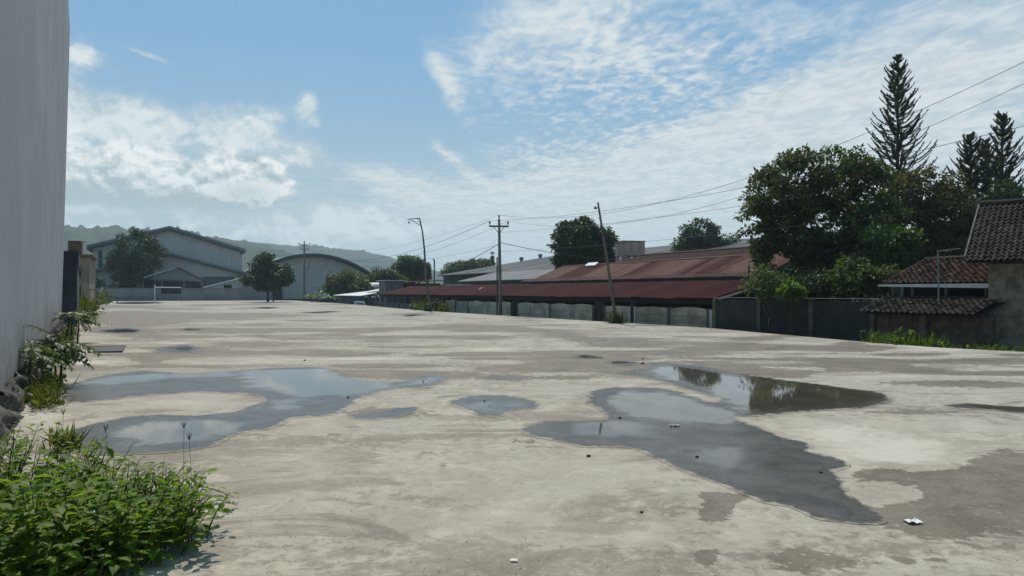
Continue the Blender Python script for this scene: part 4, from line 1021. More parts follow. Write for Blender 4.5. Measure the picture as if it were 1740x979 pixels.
tile_field(o, q0 + e1.cross(upv.normalized()) * .03, e1, upv, 3.6, upv.length, .24, .26, DARKTILE, 'roof_tiles_beyond')
nrm_ = e1.cross(upv.normalized())
mb = MB(); mb.prism([E0 + e1 * .05, E0 + e1 * 6.4, E0 + e1 * 6.4 + upv, E0 + e1 * .05 + upv], nrm_ * -.05); mb.build('roof_deck', dark, o)
bk = e2 * 3.85 - Z * 2.2
mb = MB(); mb.prism([E0 + upv + e1 * .05, E0 + upv + e1 * 6.4, E0 + upv + bk + e1 * 6.4, E0 + upv + bk + e1 * .05], Z * -.06); mb.build('rear_roof', DARKTILE, o)
mb = MB(); mb.prism([C0 + Z * (2.62 - GZ) + e2 * .1, C0 + Z * (2.62 - GZ) + e2 * 6.5, C0 + Z * (4.55 - GZ) + e2 * 3.3], e1 * .2); mb.build('gable', mat('house_mortar', (.085, .080, .074), .95), o)
mb = MB(); mb.tube([E0 + upv + Z * .06 - e1 * .02, E0 + upv + Z * .06 + e1 * 6.4], .12, 6); mb.build('ridge', DARKTILE, o)
mb = MB(); mb.box(E0 + upv * .05 - e1 * .03, upv * .95, e1 * .05, nrm_ * .1); mb.build('bargeboard', mat('weathered_board', (.16, .15, .14), .9), o)
mb = MB(); mb.box(E0 + upv * .80 + e1 * 1.55 + nrm_ * .10, e1 * .16, upv.normalized() * .22, nrm_ * .02); mb.build('glass_tile', mat('clear_tile', (.6, .65, .7), .1, var=.05, spec=.8), o)
# ================================================================== trees and plants
bark = mat('bark', (0.055, 0.045, 0.036), .95, var=.3, scale=3, bump=.4, bscale=12)
palebark = mat('pale_bark', (0.13, 0.11, 0.09), .95, var=.3, scale=3)
LF = {
 'mango': leaf_mat('leaf_mango', (0.036, 0.054, 0.018), (0.093, 0.120, 0.039), .30, .5, (0.16, 0.085, 0.034)),
 'brown': leaf_mat('leaf_brownish', (0.043, 0.052, 0.019), (0.123, 0.107, 0.038), .32, .5, (0.15, 0.075, 0.03)),
 'dark': leaf_mat('leaf_dark', (0.022, 0.042, 0.018), (0.054, 0.083, 0.032), .25, .5),
 'mid': leaf_mat('leaf_mid', (0.042, 0.070, 0.022), (0.091, 0.133, 0.042), .35, .5),
 'olive': leaf_mat('leaf_olive', (0.052, 0.068, 0.023), (0.111, 0.130, 0.044), .35, .5),
 'bright': leaf_mat('leaf_bright', (0.050, 0.090, 0.020), (0.120, 0.180, 0.035), .50, .4),
 'bush': leaf_mat('leaf_bush', (0.050, 0.115, 0.013), (0.185, 0.275, 0.030), .50, .55, (0.26, 0.20, 0.05)),
 'yellow': leaf_mat('leaf_yellowgreen', (0.060, 0.080, 0.020), (0.135, 0.150, 0.034), .40, .6),
 'pine': leaf_mat('pine_needles', (0.030, 0.042, 0.026), (0.060, 0.072, 0.044), .25, .7),
 'grass': leaf_mat('grass_blades', (0.055, 0.085, 0.018), (0.130, 0.160, 0.035), .45, .5)}

def leaves_np(C, Dn, Ln, Wd, Nrm, fold=.25):
    """arrays of leaf base points, unit directions, lengths, widths, unit normals -> folded 5-point leaves"""
    S = np.cross(Dn, Nrm); S /= np.linalg.norm(S, axis=1, keepdims=True) + 1e-9
    Nn = np.cross(S, Dn)
    L = Ln[:, None]; Wh = (Wd / 2)[:, None]
    a = C; m1 = C + Dn * L * .45 + S * Wh + Nn * Wh * fold; m2 = C + Dn * L * .45 - S * Wh + Nn * Wh * fold; t = C + Dn * L - Nn * L * .08
    V = np.stack([a, m1, t, m2], 1).reshape(-1, 3)
    n = len(C); k = np.arange(n)[:, None] * 4
    Fc = np.concatenate([k + np.array([[0, 1, 2]]), k + np.array([[0, 2, 3]])], 0)
    return V, Fc
def np_mesh(name, V, Fc, m_, parent, tint=None):
    off = wloc(parent) if parent is not None else Vector((0, 0, 0))
    V = V - np.array([off.x, off.y, off.z]); me = bpy.data.meshes.new(name)
    nf, k = Fc.shape
    me.vertices.add(len(V)); me.vertices.foreach_set('co', V.astype(np.float32).ravel())
    me.loops.add(nf * k); me.loops.foreach_set('vertex_index', Fc.astype(np.int32).ravel())
    me.polygons.add(nf); me.polygons.foreach_set('loop_start', np.arange(0, nf * k, k, dtype=np.int32))
    me.update(calc_edges=True)
    if tint is not None: attr(me, 'tint', tint)
    me.materials.append(m_)
    return link(name, me, parent)
def unit(a): return a / (np.linalg.norm(a, axis=1, keepdims=True) + 1e-9)

def tree(name, label, base, fork, lobes, ncl, per, leaf, clr, lm, r_tr=.22, seed=1, bk=bark, cat='tree', group=None, droop=.35, shell=.5, lim=0.012, flat=.7):
    """trunk, limbs grown to clump centres inside the crown lobes, leaves round every clump"""
    r = np.random.default_rng(seed); base = Vector(base); fork = Vector(fork)
    o = empty(name, base, label, cat, group)
    vol = np.array([l[3] * l[4] * l[5] for l in lobes]); pick = r.choice(len(lobes), ncl, p=vol / vol.sum())
    dirs = unit(r.normal(0, 1, (ncl, 3))); rad_ = shell + (1 - shell) * r.uniform(0, 1, ncl) ** .6
    Lb = np.array(lobes)
    cl = Lb[pick, :3] + dirs * rad_[:, None] * Lb[pick, 3:]
    keep = cl[:, 2] > base.z + .35 * (fork.z - base.z); cl = cl[keep]
    # skeleton
    nodes = [np.array(base)]; par = [-1]; K = 4
    for i in range(1, K + 1):
        g = i / K; p = np.array(base.lerp(fork, g)); p[:2] += r.normal(0, .03 * (fork.z - base.z) * .3, 2); nodes.append(p); par.append(i - 1)
    order = np.argsort(np.linalg.norm(cl - np.array(fork), axis=1))
    arr = np.array(nodes); tips = []
    for ci in order:
        c_ = cl[ci]; cand = np.arange(len(nodes)); arr = np.array(nodes)
        dd = np.linalg.norm(arr - c_, axis=1) + np.where(cand < K - 1, 1e3, 0) + .35 * np.linalg.norm(arr - np.array(fork), axis=1)
        j = int(np.argmin(dd)); p0 = nodes[j]; d_ = np.linalg.norm(c_ - p0); ns = max(1, min(4, int(d_ / .7)))
        last = j
        for k in range(1, ns + 1):
            g = k / ns; p = p0 + (c_ - p0) * g; p = p + r.normal(0, .06 * d_, 3) * (g < 1) + np.array([0, 0, .10 * d_ * math.sin(math.pi * g)])
            nodes.append(p); par.append(last); last = len(nodes) - 1
        tips.append(last)
    area = np.zeros(len(nodes)); 
    for t_ in tips: area[t_] += lim ** 2.1
    for i in range(len(nodes) - 1, 0, -1):
        area[i] = max(area[i], lim ** 2.1 * .6); area[par[i]] += area[i]
    rr_ = area ** (1 / 2.1); rr_ *= min(1.6, r_tr / max(rr_[K], 1e-4)) if rr_[K] > 0 else 1
    mb = MB()
    mb.tube([Vector(nodes[i]) for i in range(K + 1)], [r_tr * 1.25, r_tr * 1.05, r_tr, r_tr * .95, r_tr * .9], 8)
    for i in range(K + 1, len(nodes)):
        mb.tube([Vector(nodes[par[i]]), Vector(nodes[i])], [min(rr_[par[i]], r_tr * .8), rr_[i]], 5 if rr_[i] > .03 else 4, cap=False)
    mb.build('trunk', bk, o, smooth=True)
    n = len(cl) * per; ci = np.repeat(np.arange(len(cl)), per)
    offs = unit(r.normal(0, 1, (n, 3))) * (r.uniform(0, 1, n) ** .45)[:, None] * np.array([clr, clr, clr * flat]) * 1.55; P_ = cl[ci] + offs
    Dn = unit(unit(offs) * .8 + r.normal(0, .6, (n, 3)) + np.array([0, 0, -droop]))
    Nn = unit(r.normal(0, .7, (n, 3)) + np.array([0, 0, .8]))
    Ln = leaf * r.uniform(.65, 1.25, n)
    V, Fc = leaves_np(P_, Dn, Ln, Ln * r.uniform(.42, .62, n), Nn)
    tn = np.clip(r.uniform(0, 1, len(cl))[ci] * .55 + r.uniform(0, .45, n), 0, 1)
    np_mesh('crown', V, Fc, lm, o, np.repeat(tn, 4))
    return o
def lobe(x, y, d, rx, rz, ry=None): p = at(x, y, d); k = d / F; return (p.x, p.y, p.z, rx * k, (ry or rx) * k, rz * k)
def gbase(x, d, z=GZ): return Vector(((x - CX) / F * d, d, z))

# big tree over the block wall
D1 = 36
tree('mango_tree', 'large dark spreading tree with reddish young leaves behind the block wall', gbase(1392, D1), at(1390, 425, D1),
     [lobe(1400, 300, D1, 85, 48), lobe(1340, 325, D1, 66, 58), lobe(1455, 320, D1, 56, 50), lobe(1300, 378, D1, 40, 46), lobe(1490, 375, D1, 42, 56),
      lobe(1390, 385, D1, 90, 50), lobe(1345, 430, D1, 60, 45), lobe(1440, 435, D1, 62, 50), lobe(1310, 425, D1, 34, 28), lobe(1385, 470, D1, 60, 36), lobe(1470, 470, D1, 45, 40)],
     470, 62, .23, .25, LF['mango'], .30, 21, shell=.74, lim=.019)
D2 = 43
tree('leafy_tree', 'brownish-green tree between the large dark tree and the pines', gbase(1590, D2), at(1585, 430, D2),
     [lobe(1570, 328, D2, 60, 40), lobe(1610, 375, D2, 55, 52), lobe(1540, 400, D2, 52, 55), lobe(1600, 430, D2, 70, 40), lobe(1650, 410, D2, 36, 44), lobe(1520, 450, D2, 40, 40)],
     300, 66, .28, .34, LF['brown'], .24, 22, shell=.55)
D3 = 47
tree('leafy_tree', 'dark dense tree below the twin pines, behind the steep tiled roof', gbase(1705, D3), at(1705, 420, D3),
     [lobe(1700, 345, D3, 55, 30), lobe(1745, 340, D3, 50, 30), lobe(1660, 370, D3, 34, 40), lobe(1700, 400, D3, 70, 50), lobe(1800, 380, D3, 70, 60)],
     200, 70, .30, .38, LF['dark'], .25, 23)
D4 = 84
tree('round_tree', 'dense round dark tree beside the water tank', gbase(995, D4), at(993, 455, D4),
     [lobe(985, 412, D4, 42, 38), lobe(1015, 420, D4, 32, 34), lobe(965, 430, D4, 26, 24), lobe(995, 438, D4, 46, 20)],
     230, 95, .42, .46, LF['dark'], .30, 24, shell=.6, lim=.01)
D5 = 100
tree('loose_tree', 'loose dark tree left of the large spreading tree', gbase(1195, D5), at(1194, 445, D5),
     [lobe(1190, 400, D5, 32, 24), lobe(1165, 418, D5, 26, 14), lobe(1220, 410, D5, 22, 20), lobe(1240, 418, D5, 12, 14), lobe(1195, 420, D5, 40, 14), lobe(1255, 402, D5, 9, 9)],
     110, 60, .44, .52, LF['dark'], .25, 25)
# trees at the far end
D6 = 132
tree('leafy_tree', 'spreading dark tree in front of the large gabled warehouse', gbase(228, D6 + 4), at(226, 470, D6 + 4),
     [lobe(232, 415, D6 + 4, 34, 22), lobe(255, 435, D6 + 4, 26, 22), lobe(215, 445, D6 + 4, 26, 26), lobe(200, 402, D6 + 4, 12, 8), lobe(235, 465, D6 + 4, 26, 18), lobe(195, 455, D6 + 4, 14, 14), lobe(212, 478, D6 + 4, 24, 14)],
     150, 75, .50, .55, LF['dark'], .30, 31, shell=.55, lim=.03)
b_ = G(455, 513.5)
tree('small_tree', 'small dark round-headed tree standing alone on the far part of the lot', b_, at(456, 487, b_.y),
     [lobe(450, 452, b_.y, 24, 18), lobe(475, 466, b_.y, 24, 16), lobe(435, 472, b_.y, 22, 14), lobe(456, 480, b_.y, 32, 12), lobe(452, 440, b_.y, 10, 9)],
     110, 85, .44, .50, LF['dark'], .16, 32, shell=.5, lim=.02)
b2 = gbase(463, b_.y + 6)
tree('small_tree', 'thin leaning tree just behind the small round-headed tree', b2, at(468, 490, b2.y), [lobe(470, 475, b2.y, 20, 12), lobe(452, 470, b2.y, 14, 10)], 30, 40, .34, .5, LF['dark'], .12, 33)
D7 = 125
tree('shrub_tree', 'wide olive-green bushy tree in front of the arched warehouse', gbase(595, D7), at(595, 495, D7),
     [lobe(590, 478, D7, 34, 15), lobe(570, 487, D7, 20, 12), lobe(620, 485, D7, 24, 14), lobe(600, 492, D7, 40, 10)], 150, 80, .5, .6, LF['olive'], .2, 34, shell=.3)
tree('shrub_tree', 'mid-green tree behind the curled white tin sheets', gbase(655, 120), at(655, 490, 120),
     [lobe(655, 472, 120, 18, 14), lobe(640, 478, 120, 12, 12), lobe(672, 478, 120, 14, 12), lobe(655, 486, 120, 24, 10)], 90, 80, .5, .55, LF['mid'], .18, 35, shell=.3)
tree('leafy_tree', 'rounded dark green tree left of the gooseneck lamp post', gbase(698, 135), at(698, 475, 135),
     [lobe(697, 447, 135, 18, 12), lobe(690, 458, 135, 18, 12), lobe(708, 458, 135, 14, 14), lobe(698, 468, 135, 24, 8)], 130, 80, .55, .6, LF['mid'], .22, 36, shell=.3)
tree('leafy_tree', 'olive tree crown showing above the broad pale grey roof', gbase(790, 190), at(790, 468, 190),
     [lobe(785, 456, 190, 26, 10), lobe(815, 450, 190, 24, 7), lobe(765, 462, 190, 14, 8)], 110, 80, .6, .7, LF['olive'], .22, 37, shell=.3)
for lab, x, d, sd in (('tiny dark tree top at the end of the arched roof', 641, 140, 38), ('distant low tree at the warehouse wall, near the cream house', 166, 135, 39)):
    tree('small_tree', lab, gbase(x, d), at(x, 480, d), [lobe(x, 460 if sd == 38 else 476, d, 6, 8), lobe(x, 470 if sd == 38 else 484, d, 9, 8)], 22, 40, .35, .5, LF['dark'], .12, sd, shell=.2)
# shrubs rising behind the block wall
def shrub(name, label, x, y0, d, rx, rz, lm, seed, ncl=26, per=26, leaf=.16, z=GZ, r_tr=.06, clr=.22, group=None):
    b = gbase(x, d, z); c = at(x, y0, d); k = d / F
    return tree(name, label, b, b.lerp(c, .55), [(c.x, c.y, c.z, rx * k, rx * k, rz * k)], ncl, per, leaf, clr, lm, r_tr, seed, cat='shrub', shell=.3, group=group)
shrub('shrub', 'grey-green shrub hanging over the end of the maroon roof', 1308, 480, 31.5, 42, 26, LF['mid'], 41, 60, 24, .17)
shrub('shrub', 'bright yellow-green broad-leaved plant above the block wall', 1345, 494, 30, 20, 9, LF['bright'], 42, 20, 20, .26, clr=.14)
shrub('shrub', 'dark shrub under the large spreading tree', 1400, 490, 31, 48, 26, LF['dark'], 43, 70, 30, .2)
shrub('shrub', 'tall green shrub with long leaves beside the red tiled roof', 1510, 415, 32, 44, 34, LF['mid'], 44, 60, 26, .26, clr=.28)
shrub('shrub', 'drooping pale-leaved shrub at the end of the block wall', 1455, 475, 29.5, 36, 34, LF['mid'], 45, 60, 24, .24, clr=.22)
shrub('shrub', 'grey twiggy shrub at the corner of the red tiled roof', 1505, 475, 29, 22, 26, LF['olive'], 46, 34, 20, .15)

# Norfolk pines
def pine(label, x, ytop, ybot, d, wpx, seed, whorls=24, dense=1.0):
    r = np.random.default_rng(seed); b = gbase(x, d); top = at(x + r.uniform(-3, 3), ytop, d); H = top.z - b.z; zb = at(x, ybot, d).z - b.z
    o = empty('pine_tree', b, label, 'tree', 'feathery pines behind the trees')
    def trunk_at(z): return np.array(b) * (1 - z / H) + np.array(top) * (z / H)
    mb = MB(); mb.tube([Vector(trunk_at(H * g)) for g in (0, .3, .6, .85, 1)], [.26, .20, .13, .06, .02], 8); mb.build('trunk', bark, o, True)
    Rm = wpx / 2 * d / F; V = []; Fc = []; tn = []; br = MB()
    for w in range(whorls):
        g = w / (whorls - 1); z = zb + (H - zb) * (g ** .93) - .1
        R = Rm * (1.02 - g) ** .78 * r.uniform(.85, 1.1) * (.80 if w < 2 else 1) + .14
        nb_ = 8; a0 = r.uniform(0, 6.28)
        for k in range(nb_):
            if r.random() < .10: continue
            a = a0 + 2 * math.pi * k / nb_ + r.normal(0, .14); Rk = R * r.uniform(.70, 1.12); c_ = trunk_at(min(H - .05, z + r.uniform(-.5, .5) * (H - zb) / whorls)); ca, sa = math.cos(a), math.sin(a)
            n = max(4, int(Rk / .13 * dense)); pts_ = []
            for i in range(n + 1):
                q = i / n; rr2 = Rk * q; zz = Rk * (.10 * q + .34 * q ** 3 - .10 * math.sin(math.pi * q) * (1 - g)) + (.35 * Rk * q * g)
                pts_.append(c_ + np.array([ca * rr2, sa * rr2, zz]))
            br.tube([Vector(p) for p in pts_[::max(1, n // 3)]], .022, 3, cap=False)
            for i in range(2 if n > 5 else 0, n + 1):
                p = pts_[i]; q = i / n; dr = pts_[min(i + 1, n)] - pts_[max(i - 1, 0)]; dr = dr / (np.linalg.norm(dr) + 1e-9); sd_ = np.array([-sa, ca, 0])
                L_ = (.29 + .12 * (1 - q)) * r.uniform(.7, 1.2) * (0.75 + .25 * min(1, Rk))
                tint_ = r.uniform(0, 1)
                for s2 in (-1, -.3, .3, 1):
                    dn = dr * .9 + sd_ * s2 * .62 + np.array([0, 0, .30 + r.uniform(-.25, .35)]); dn /= np.linalg.norm(dn)
                    wv = np.cross(dn, np.array([0, 0, 1.0])); wv /= np.linalg.norm(wv) + 1e-9; wv = wv * .046
                    k0 = len(V); t_ = p + dn * L_ * r.uniform(.75, 1.15)
                    V += [p - wv, p + wv, t_ + wv * .6, t_ - wv * .6]; Fc.append((k0, k0 + 1, k0 + 2, k0 + 3)); tn += [tint_] * 4
    br.build('branches', bark, o)
    np_mesh('crown', np.array(V), np.array(Fc), LF['pine'], o, np.array(tn))
pine('tall slender feathery pine standing highest above all trees', 1524, 100, 325, 55, 114, 51, 24)
pine('feathery pine nearest the picture edge, above the steep roof', 1703, 196, 360, 50, 86, 52, 17)
pine('shorter bushy pine left of the edge pine', 1652, 232, 350, 52, 92, 53, 14)
pine('small pine hidden between the two bushy pines', 1678, 240, 345, 54, 70, 54, 12)
def cone_tree(label, x, ytop, ybot, d, w, seed):
    pine_o = tree('conifer', label, gbase(x, d), at(x, ybot, d), [lobe(x, ytop + (ybot - ytop) * g, d, w * (.15 + .6 * g), (ybot - ytop) * .16) for g in (.12, .3, .5, .7, .9)], 26, 40, .35, .22, LF['dark'], .12, seed, shell=.2, droop=-.3)
cone_tree('tiny pointed conifer beside the gooseneck lamp post', 728, 449, 474, 130, 7, 55)
cone_tree('tiny pointed conifer above the broad pale grey roof ridge', 836, 428, 450, 190, 6, 56)

# banana plants
def blade(mb, p, d, L, w, droop, seg=7, nrm=None):
    """long bending leaf blade as a strip"""
    p = Vector(p); d = Vector(d).normalized(); s = d.cross(Z).normalized() if abs(d.z) < .98 else Vector((1, 0, 0)); b0 = len(mb.v); q = p.copy(); v = d.copy()
    for i in range(seg + 1):
        g = i / seg; ww = w * (math.sin(math.pi * (.08 + .9 * g)) ** .6) * .5
        mb.v += [tuple(q - s * ww + Z * ww * .25), tuple(q), tuple(q + s * ww + Z * ww * .25)]
        v = (v - Z * droop / seg).normalized(); q = q + v * (L / seg)
    for i in range(seg):
        k = b0 + i * 3; mb.f += [(k, k + 1, k + 4, k + 3), (k + 1, k + 2, k + 5, k + 4)]
def banana(label, x, d, h, n, seed, m_, group='banana plants beyond the lot edge', z=GZ, L=1.9, w=.5):
    r = random.Random(seed); b = gbase(x, d, z); o = empty('banana_plant', b, label, 'plant', group)
    mb = MB(); mb.tube([b, b + Z * h * .6], [.13, .09], 7); mb.build('stem', palebark, o)
    for i in range(n):
        a = 6.283 * i / n + r.uniform(-.3, .3); mb = MB(); blade(mb, b + Z * h * .58, (math.cos(a) * .7, math.sin(a) * .7, r.uniform(.5, 1.2)), L * r.uniform(.8, 1.1), w, r.uniform(1.2, 2.2)); mb.build('leaf', m_, o)
banana('banana plant nearest the distant utility pole', 528, 118, 3.2, 8, 61, LF['bright'])
banana('banana plant with tallest leaves beside the distant utility pole', 543, 116, 3.9, 8, 62, LF['mid'])
banana('drooping banana plant beside the pale tin roof', 560, 112, 3.0, 8, 63, LF['bright'])
banana('broad-leaved banana plant beside the red tiled roof', 1530, 31, 3.9, 7, 64, LF['mid'], L=1.2, w=.32)

# ---- weeds along the lot edge and walls
def weeds(name, label, pts_, n, h, lm, seed, w=.02, spread=.25, kind=None, cat='weeds'):
    r = np.random.default_rng(seed); P_ = np.array([tuple(p) for p in pts_]); c_ = P_.mean(0)
    o = empty(name, Vector(c_), label, cat)
    seg = r.integers(0, len(P_) - 1, n) if len(P_) > 1 else np.zeros(n, int); g = r.uniform(0, 1, n)[:, None]
    B = P_[seg] * (1 - g) + P_[np.minimum(seg + 1, len(P_) - 1)] * g + np.concatenate([r.normal(0, spread, (n, 2)), np.zeros((n, 1))], 1)
    Dn = unit(r.normal(0, .45, (n, 3)) + np.array([0, 0, 1.0])); L_ = h * r.uniform(.4, 1.1, n); L_ *= .55 + .45 * np.sin(np.arange(n) * .37) ** 2
    V, Fc = leaves_np(B, Dn, L_, np.full(n, w) * r.uniform(.7, 1.5, n), unit(r.normal(0, 1, (n, 3))), .1)
    g_ = np_mesh('blades', V, Fc, lm, o, np.repeat(r.uniform(0, 1, n), 4)); g_['kind'] = 'stuff'
    m2 = n // 2; k = r.integers(0, n, m2); C_ = B[k] + Dn[k] * (L_[k] * r.uniform(.2, 1, m2))[:, None]
    l2 = h * .28 * r.uniform(.6, 1.2, m2)
    V, Fc = leaves_np(C_, unit(r.normal(0, 1, (m2, 3)) + np.array([0, 0, .3])), l2, l2 * .5, unit(r.normal(0, .6, (m2, 3)) + np.array([0, 0, 1])))
    g_ = np_mesh('leaves', V, Fc, lm, o, np.repeat(r.uniform(0, 1, m2), 4)); g_['kind'] = 'stuff'
    return o
def edge_pt(x, ds=.35): 
    y = np.interp(x, [p[0] for p in reversed(edge_px)], [p[1] for p in reversed(edge_px)]); p = G(x, y); return p + N * ds + Z * -.25
weeds('weeds', 'bright green weeds along the lot edge before the low brick wall', [edge_pt(x) for x in (1475, 1500, 1540, 1590)], 900, .75, LF['bright'], 71, .03, .18)
weeds('weeds', 'green weeds along the lot edge before the brick house', [edge_pt(x) for x in (1640, 1670, 1700, 1780)], 700, .50, LF['bright'], 72, .03, .16)
weeds('weeds', 'sparse weeds round the foot of the gooseneck lamp post', [edge_pt(x, .5) for x in (705, 722, 745)], 600, 1.5, LF['olive'], 73, .05, .35)
weeds('weeds', 'yellow-green grass tuft along the foot of the white wall', [W0 + WD * k + WN * .42 for k in (1.2, 2.4, 3.4, 4.4)], 750, .42, LF['yellow'], 74, .012, .09)
weeds('weeds', 'low grass at the foot of the white wall corner', [W0 + WD * k + WN * .4 for k in (8, 14, 20, 28)], 1200, .40, LF['olive'], 75, .02, .14)
weeds('weeds', 'tall yellow-green grass clump at the dark wall', [G(141, 545), G(143, 538), G(146, 533)], 700, 1.55, LF['yellow'], 76, .05, .22)
weeds('weeds', 'grey-green leafy weeds near the cream house', [G(152, 519), G(165, 517), G(178, 515.5)], 700, 2.2, LF['olive'], 77, .1, .5)

# ---- saplings with feathered leaves by the white wall
def frond(o, p, d, L, pairs, leaf, lm, mesh, droop, seed):
    """one compound leaf: a stalk with leaflets, each leaflet its own piece"""
    r = random.Random(seed); q = Vector(p); v = Vector(d).normalized(); pts_ = [q.copy()]; off = wloc(o)
    for i in range(pairs):
        v = (v - Z * droop / pairs).normalized(); q = q + v * (L / pairs); pts_.append(q.copy())
    mb = MB(); mb.tube(pts_, [.008] * pairs + [.003], 4); st_ = mb.build('leaf_stalk', LF['mid'], o); off2 = wloc(st_)
    for i in range(1, pairs + 1):
        t_ = (pts_[i] - pts_[i - 1]).normalized(); s_ = t_.cross(Z).normalized()
        for sg in (-1, 1):
            ld = (t_ * .55 + s_ * sg * .85 - Z * r.uniform(.15, .6)).normalized(); nn = (Z + t_ * .2 + Vector((r.uniform(-.3, .3), r.uniform(-.3, .3), 0))).normalized()
            k = leaf * (1 - .35 * i / pairs) * r.uniform(.85, 1.15)
            b_ = link('leaflet', mesh, st_); b_.matrix_local = Matrix.Translation(-off2) @ frame_mat(pts_[i], ld.cross(nn), ld) @ Matrix.Scale(k, 4)
def leaf_mesh(m_, w=.42, fold=.12, tint=.4):
    me = bpy.data.meshes.new('leaf')
    V = [(0, 0, 0), (w * .42, .28, fold * .5), (w * .5, .5, fold * .6), (w * .25, .8, fold * .2), (0, 1, -.10), (-w * .25, .8, fold * .2), (-w * .5, .5, fold * .6), (-w * .42, .28, fold * .5), (0, .3, 0), (0, .55, -.01), (0, .8, -.05)]
    Fc = [(0, 1, 8), (1, 2, 9, 8), (2, 3, 10, 9), (3, 4, 10), (0, 8, 7), (8, 9, 6, 7), (9, 10, 5, 6), (10, 4, 5)]
    me.from_pydata(V, [], Fc); me.materials.append(m_); me.polygons.foreach_set('use_smooth', [True] * len(Fc)); attr(me, 'tint', [tint] * len(V)); me.update(); return me
lm_s = leaf_mesh(LF['mid'], .5)
def sapling(label, base, stems, h, nf, L, leaf, seed, right=0.5, lm=None):
    r = random.Random(seed); o = empty('sapling', base, label, 'plant', 'saplings growing along the white wall')
    for k in range(stems):
        b = Vector(base) + Vector((r.uniform(-.22, .22), r.uniform(-.25, .25), 0)); hh = h * r.uniform(.75, 1.05); tp = b + Vector((r.uniform(-.08, .12), r.uniform(-.1, .1), hh))
        mb = MB(); mb.tube([b, b.lerp(tp, .5) + Vector((.02, 0, 0)), tp], [.024 * h, .019 * h, .011 * h], 6); mb.build('stem', bark, o)
        for i in range(nf):
            a = 6.283 * i / nf + r.uniform(-.4, .4); d_ = Vector((math.cos(a) + right, math.sin(a), r.uniform(.1, .7)))
            frond(o, b.lerp(tp, r.uniform(.72, 1)), d_, L * r.uniform(.7, 1.1), 7, leaf, LF['mid'], lm or lm_s, r.uniform(.6, 1.5), seed * 100 + k * 10 + i)
sapling('feathery-leaved saplings at the wall foot nearest the camera', G(86, 657), 3, .92, 6, .66, .20, 81)
sapling('second feathery sapling clump, farther along the white wall', G(120, 583), 3, 1.25, 5, .85, .26, 82)
sapling('low feathery sapling against the stone footing', G(62, 668), 2, .80, 5, .50, .16, 83, .2)
weeds('weeds', 'yellow-green weed tuft between the wall saplings and the bush', [G(92, 768), G(112, 762), G(128, 766)], 90, .34, LF['yellow'], 84, .02, .05)

# ---- leafy weed bush in the foreground
r = np.random.default_rng(91); rr_ = random.Random(91)
bc = Vector((-3.48, 4.78, 0))
oB = empty('weed_bush', bc, 'dense green leafy bush growing on the concrete in the foreground corner', 'bush')
stems = MB(); LP = []; LD = []; LN = []; LL = []; LT = []
tries = 0; count = 0
while count < 780:
    tries += 1
    a = rr_.uniform(0, 6.283); q = math.sqrt(rr_.uniform(0, 1)); x = bc.x + 1.5 * q * math.cos(a); y = bc.y + 1.12 * q * math.sin(a)
    if y < 3.4 or x / y > np.interp(y, [4.0, 4.4, 5.1, 5.6], [-.56, -.51, -.425, -.418]) + .02 * rr_.uniform(-1, 1): continue
    edge = q; hmax = (.55 + .13 * math.sin(x * 3.1 + .6) * math.cos(y * 2.3) + (.08 if y > 5 else 0) - .28 * edge ** 2.6) * rr_.uniform(.55, 1.18)
    if rr_.random() < .05: hmax *= 1.2
    lean = Vector((math.cos(a), math.sin(a), 0)) * (.10 + .35 * edge) + Vector((rr_.gauss(0, .18), rr_.gauss(0, .18), 0))
    b = Vector((x, y, 0)); pts_ = [b]; v = (Z + lean * .6).normalized(); ns = 6; tint0 = rr_.uniform(0, .6)
    for i in range(ns):
        v = (v + lean * .10 + Vector((rr_.gauss(0, .06), rr_.gauss(0, .06), 0))).normalized(); pts_.append(pts_[-1] + v * hmax / ns)
    stems.tube(pts_, [.005, .0045, .004, .0035, .003, .0025, .002], 4, cap=False); count += 1
    nl = int(hmax / .060); ph = rr_.uniform(0, 3.14); big = rr_.choice((.06, .085, .10, .13, .075)) * (1.15 if y < 4.9 else .9)
    for k in range(max(3, nl)):
        g = (k + 1) / max(3, nl); f_ = g * ns; i = min(ns - 1, int(f_)); p = pts_[i].lerp(pts_[i + 1], min(1, f_ - i))
        if g < .06: continue
        for sg in range(2):
            an = ph + k * 1.57 + sg * 3.1416 + rr_.gauss(0, .35); ld = Vector((math.cos(an), math.sin(an), rr_.gauss(.16, .28) - .2 * (1 - g))).normalized()
            LP.append(p + ld * .014); LD.append(ld); LN.append((Z + Vector((rr_.gauss(0, .28), rr_.gauss(0, .28), 0))).normalized()); LL.append(big * (1.12 - .45 * g) * rr_.uniform(.7, 1.25)); LT.append(min(.99, tint0 + rr_.uniform(0, .4)) if rr_.random() > .02 else .97)
stems.build('stems', mat('green_stem', (0.05, 0.065, 0.022), .7), oB)['kind'] = 'stuff'
score = [ (LL[i] / max(.5, (LP[i] - cam.location).length)) * (1.0 if (-.69 < LP[i].x / LP[i].y) else 0) * (1.4 if (LP[i].z > .36 or (LP[i] - bc).y < -.7 or LP[i].x / LP[i].y > -.5) else .6) for i in range(len(LP))]
order = sorted(range(len(LP)), key=lambda i: -score[i]); own = order[:300]; rest = order[300:]
lmesh = [leaf_mesh(LF['bush'], w_, f_, t_) for w_, f_, t_ in ((.50, .14, .05), (.58, .10, .2), (.46, .18, .35), (.54, .12, .15))]
offB = wloc(oB)
for n_, i in enumerate(own):
    b_ = link('leaf', lmesh[n_ % 4], oB); b_.matrix_local = Matrix.Translation(-offB) @ frame_mat(LP[i], LD[i].cross(LN[i]), LD[i]) @ Matrix.Scale(LL[i] * 1.05, 4)
base_m = leaf_mesh(LF['bush'], .52, .14); bv = np.array([v.co for v in base_m.vertices]); bf = [tuple(p.vertices) for p in base_m.polygons]
bt = []
